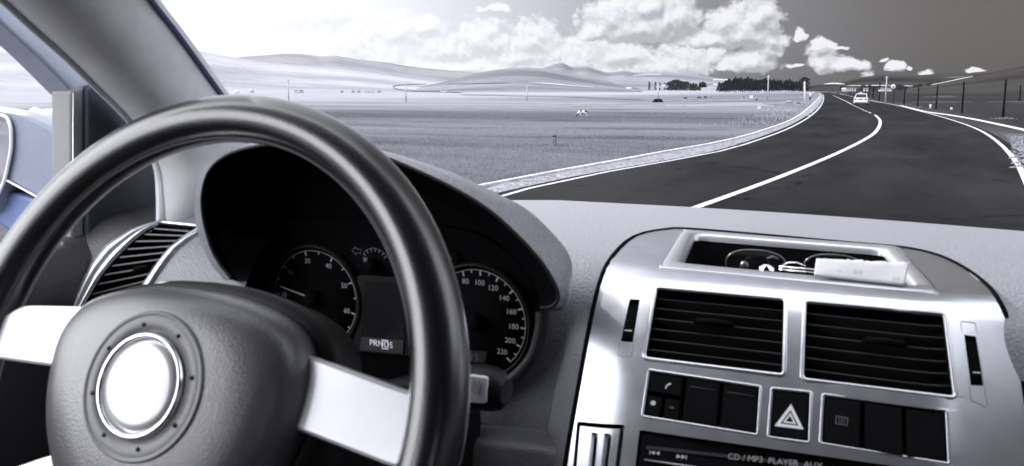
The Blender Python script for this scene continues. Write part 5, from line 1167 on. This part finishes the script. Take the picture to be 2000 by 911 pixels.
for txt, u, v, sz in (('868  8    88', .28, .62, .0075), ('88', .90, .78, .0055), ('......................', .42, .28, .006)):
    tv, tf = text2d(txt, sz); mb = MB()
    mb.add([paper_at(u + x / np.linalg.norm(tr_ - tl), v - y / np.linalg.norm(tl - bl)) for x, y in tv], tf, False); mb.build('faded_print', M_ink, pt)

# ---------------------------------------------------------------- windscreen pillar, door, mirror
def xl(py): return float(np.interp(py, [-200, 250, 330, 430], [-.735, -.745, -.735, -.715]))
LP = [(-330, -290), (-130, -118), (5, 0), (63, 53), (126, 109), (177, 159), (247, 229), (288, 285), (306, 328), (311, 380), (312, 450)]
RP = [(120, -232), (210, -108), (287, 0), (328, 52), (367, 104), (400, 150), (430, 191), (455, 230), (475, 270), (492, 310), (505, 350)]
pil = thing('windscreen_pillar', (-.70, .75, -.1), 'grey cloth covered windscreen pillar slanting up from the dash corner', 'pillar', car=True)
rows = []; Ls, Rs = spline(LP, 44), spline(RP, 44); eL, eR = [], []
for (lx, ly), (rx, ry) in zip(Ls, Rs):
    a = atx(lx, ly, xl(ly)); b_ = aty(rx, ry, .662 + ry * (.115 / 190)); eL.append(a); eR.append(b_); d = b_ - a; up = np.array([-.3, -.62, .5]); nn = np.cross(d, np.array([.1, -.66, .6])); nn = np.array([.62, -.78, -.1])
    row = [a + np.array([-.03, .03, 0]), a + np.array([-.004, .006, 0])]
    for t in np.linspace(0, 1, 12): row.append(a + d * t + nn * (.046 * math.sin(math.pi * t) ** .8 if 0 < t < 1 else 0))
    row += [b_ + np.array([.002, .006, 0]), b_ + np.array([-.01, .03, 0])]; rows.append(row)
mb = MB(); mb.grid(rows); mb.build('cloth_trim', M_pillar, pil)
mb = MB(); mb.tube([q + np.array([.003, -.002, 0]) for q in eL], .0045, 8); mb.build('edge_highlight', mat('edge_highlight_tone', (.55, .55, .58), .3), pil)  # trim edge strip; its pale colour stands in for the bright edge highlight
mb = MB(); mb.tube([q + np.array([.002, .003, 0]) for q in eR], .0028, 8); mb.build('glass_seal', mat('navy_rubber', (.035, .045, .10), .5), pil)
mb = MB(); s_ = [(398, 283), (404, 300), (416, 318), (440, 332)]; mb.tube(spline([aty(x, y, .80) + np.array([0, -.012, 0]) for x, y in s_], 12), .0008, 5); mb.build('trim_joint', M_sat, pil)

M_navy = mat('dark_blue_door_trim', (.014, .018, .034), .5, var=.06, vscale=20.)
M_bluef = mat('blue_grey_window_frame', (.36, .40, .50), .42, var=.05, vscale=10., spec=.5)
M_post = mat('pale_grey_post', (.20, .20, .207), .5, var=.04)
dr = thing('driver_door', (-.80, .3, -.3), 'driver door with blue-grey window frame, pale divider post and dark trim', 'car door', car=True)
XD = -.80
mb = MB(); q = [atx(x, y, XD) for x, y in ((-330, -235), (0, 42), (76, 111), (151, 188), (196, 170), (150, 128), (60, 40), (-20, -30), (-330, -310))]; mb.prism(q, (-.04, 0, 0)); mb.build('window_frame', M_bluef, dr, bevel=.003)
mb = MB(); q = [atx(x, y, XD + .004) for x, y in ((139, 178), (160, 170), (176, 172), (176, 520), (139, 520))]; mb.prism(q, (-.03, 0, 0)); ps = mb.build('divider_post', M_post, dr, bevel=.003)
mb = MB(); q = [atx(x, y, XD + .007) for x, y in ((143, 182), (143, 520))]; mb.tube(q, .0008, 6); mb.build('bright_strip', M_silver, ps)
mb = MB(); q = [atx(x, y, XD + .012) for x, y in ((172, 171), (190, 165), (270, 240), (318, 320), (322, 470), (172, 520))]; mb.prism(q, (-.03, 0, 0)); mb.build('corner_trim', M_navy, dr, bevel=.004)
sy = [(-.75, -.165), (0., -.165), (.40, -.162), (.60, -.156), (.80, -.150)]
mb = MB(); mb.grid([[np.array([-.86, y, z - .01]), np.array([-.83, y, z]), np.array([-.79, y, z - .002]), np.array([-.765, y, z - .018]), np.array([-.755, y, z - .06]), np.array([-.765, y, -.55]), np.array([-.76, y, -.98])] for y, z in spline(sy, 24)]); mb.build('inner_panel', M_dashd, dr)
mb = MB(); mb.grid([[np.array([-.86, y, z]) for z in (-.17, -.5, -.98)] for y in (-.75, 0, .8)]); mb.build('outer_skin', mat('silver_body_paint', (.55, .55, .6), .25, metal=.5, coat=.5), dr)
# wing mirror
wm = thing('wing_mirror', aty(40, 330, .80), 'blue-grey door mirror housing seen through the driver window', 'mirror', car=True)
M_house = mat('blue_grey_mirror_shell', (.17, .19, .25), .38, var=.05, vscale=15., coat=.3)
HO = [(-210, 240), (-120, 207), (-40, 208), (0, 213), (32, 219), (78, 241), (140, 273), (200, 305), (206, 395), (150, 402), (75, 386), (12, 353), (-20, 420), (-180, 430)]
ho = spline(HO + [HO[0]], 80)[:-1]; hc = np.mean(ho, axis=0)
mb = MB(); mb.grid([[aty(*(hc + (p_ - hc) * s), .80) + np.array([0, d, 0]) for p_ in ho] for s, d in ((.96, 0), (1.0, .006), (1.0, .02), (.9, .06), (.7, .09), (.35, .105))], cv=True); mb.face([aty(*(hc + (p_ - hc) * .35), .80) + np.array([0, .105, 0]) for p_ in ho]); mb.face([aty(*(hc + (p_ - hc) * .96), .80) for p_ in ho]); mb.build('housing', M_house, wm)
GL = [(-200, 250), (-100, 222), (-10, 222), (16, 228), (24, 250), (24, 292), (12, 350), (-12, 405), (-170, 415)]
gl = rounded([aty(x, y, .797)[[0, 2]] for x, y in GL], .01); mb = MB(); mb.prism([np.array([a, .796, b_]) for a, b_ in gl], (0, .003, 0)); mb.build('mirror_glass', mat('mirror_silver', (.9, .9, .93), .02, metal=1., var=.0), wm)
mb = MB(); mb.tube([np.array([a, .7955, b_]) for a, b_ in gl], .0022, 8, closed=True); mb.build('glass_rim', mat('pale_rim', (.7, .7, .75), .3), wm)
mb = MB(); mb.tube([aty(x, y, .797) for x, y in ((12, 352), (45, 370), (78, 388), (110, 398))], .0016, 6); mb.build('seam', mat('pale_rim_line', (.6, .6, .65), .4), wm)
ar = [(0, 370), (78, 390), (160, 403), (160, 470), (40, 470), (-30, 420)]; mb = MB(); mb.prism([aty(x, y, .81) for x, y in ar], (0, .05, 0)); mb.build('foot', mat('deep_blue_plastic', (.10, .14, .28), .45), wm, bevel=.006)

# ---------------------------------------------------------------- body shell around the cabin, windscreen glass
sh_ = thing('cabin_shell', (0, -.4, -1.0), 'dark cabin shell with closed roof around the camera and the seats', 'car body', car=True)
M_liner = mat('roof_lining', (.09, .09, .095), .9, var=.05)
RX = [(-.84, .29), (-.80, .335), (-.72, .37), (-.5, .40), (0, .415), (.5, .40), (.72, .37), (.80, .335), (.84, .29)]
mb = MB(); mb.grid([[(x * (1 - .05 * (y > .2)), y - .25 * abs(x) ** 2, z + dz) for x, z in RX] for y, dz in ((.46, -.03), (.30, .0), (-.3, .03), (-1.2, .0))]); mb.build('roof', M_liner, sh_, solid=.03)
mb = MB(); mb.grid([[(s, -1.25, z) for z in (-1.0, .42)] for s in (-.86, .86)], smooth=False); mb.build('rear_wall', M_dashd, sh_, solid=.04)  # solid up to the roof, rear window left out to keep light off the console
mb = MB(); mb.grid([[(s, y, -1.0) for y in (-1.3, 1.1)] for s in (-.86, .86)], smooth=False); mb.build('floor', M_dashd, sh_, solid=.04)
mb = MB(); mb.grid([[(s, 1.1, z) for z in (-1.0, -.22)] for s in (-.86, .86)], smooth=False); mb.build('bulkhead', M_matte, sh_, solid=.02)
mb = MB(); mb.box((-.80, -.42, .05), (.06, .18, .5)); mb.build('door_pillar', M_liner, sh_)
mb = MB(); mb.box((.82, .0, -.55), (.06, 2.2, .82)); mb.build('passenger_door', M_dashd, sh_)
mb = MB(); mb.box((.80, -.42, .05), (.06, .18, .5)); mb.build('door_pillar', M_liner, sh_)
mb = MB(); mb.box((.84, .0, .09), (.012, 1.9, .44)); mb.build('light_block_pane', M_glassdark, sh_)  # unseen opaque pane added to shut out light from the passenger side
mb = MB(); mb.tube([(.70, .98, -.16), (.66, .70, .05), (.62, .40, .30)], [.05, .045, .045], 10); mb.build('passenger_pillar', M_pillar, sh_)
m, nt, out = new_mat('windscreen_glass'); t_ = nd(nt, 'ShaderNodeBsdfTransparent'); t_.inputs[0].default_value = (.97, .975, .98, 1); g_ = nd(nt, 'ShaderNodeBsdfGlossy'); g_.inputs['Roughness'].default_value = .0
mx = nd(nt, 'ShaderNodeMixShader'); mx.inputs[0].default_value = .02; lk(nt, t_.outputs[0], mx.inputs[1]); lk(nt, g_.outputs[0], mx.inputs[2]); lk(nt, mx.outputs[0], out.inputs[0])
bot = spline([(-.725, .945, -.158), (-.45, 1.135, -.158), (0, 1.185, -.160), (.45, 1.135, -.166), (.725, .945, -.166)], 24); top = spline([(-.64, .36, .37), (0, .50, .385), (.64, .36, .37)], 24)
wg = thing('windscreen', (0, .9, .1), 'clear raked windscreen glass above the dashboard', 'windscreen', car=True)
mb = MB(); mb.grid([[bot[i] + (top[i] - bot[i]) * t + np.array([0, .02, .03]) * math.sin(math.pi * t) for t in np.linspace(0, 1, 10)] for i in range(24)]); mb.build('glass', m, wg)

# ---------------------------------------------------------------- air: a thin even haze round the whole scene
m, nt, out = new_mat('air'); pv = nd(nt, 'ShaderNodeVolumePrincipled'); pv.inputs['Density'].default_value = .000024; pv.inputs['Color'].default_value = (.96, .97, 1, 1); pv.inputs['Anisotropy'].default_value = .7
lk(nt, pv.outputs[0], out.inputs['Volume'])
mb = MB(); mb.box((0, 0, 230), (8000, 8000, 462)); tag(mb.build('haze', m), kind='stuff')
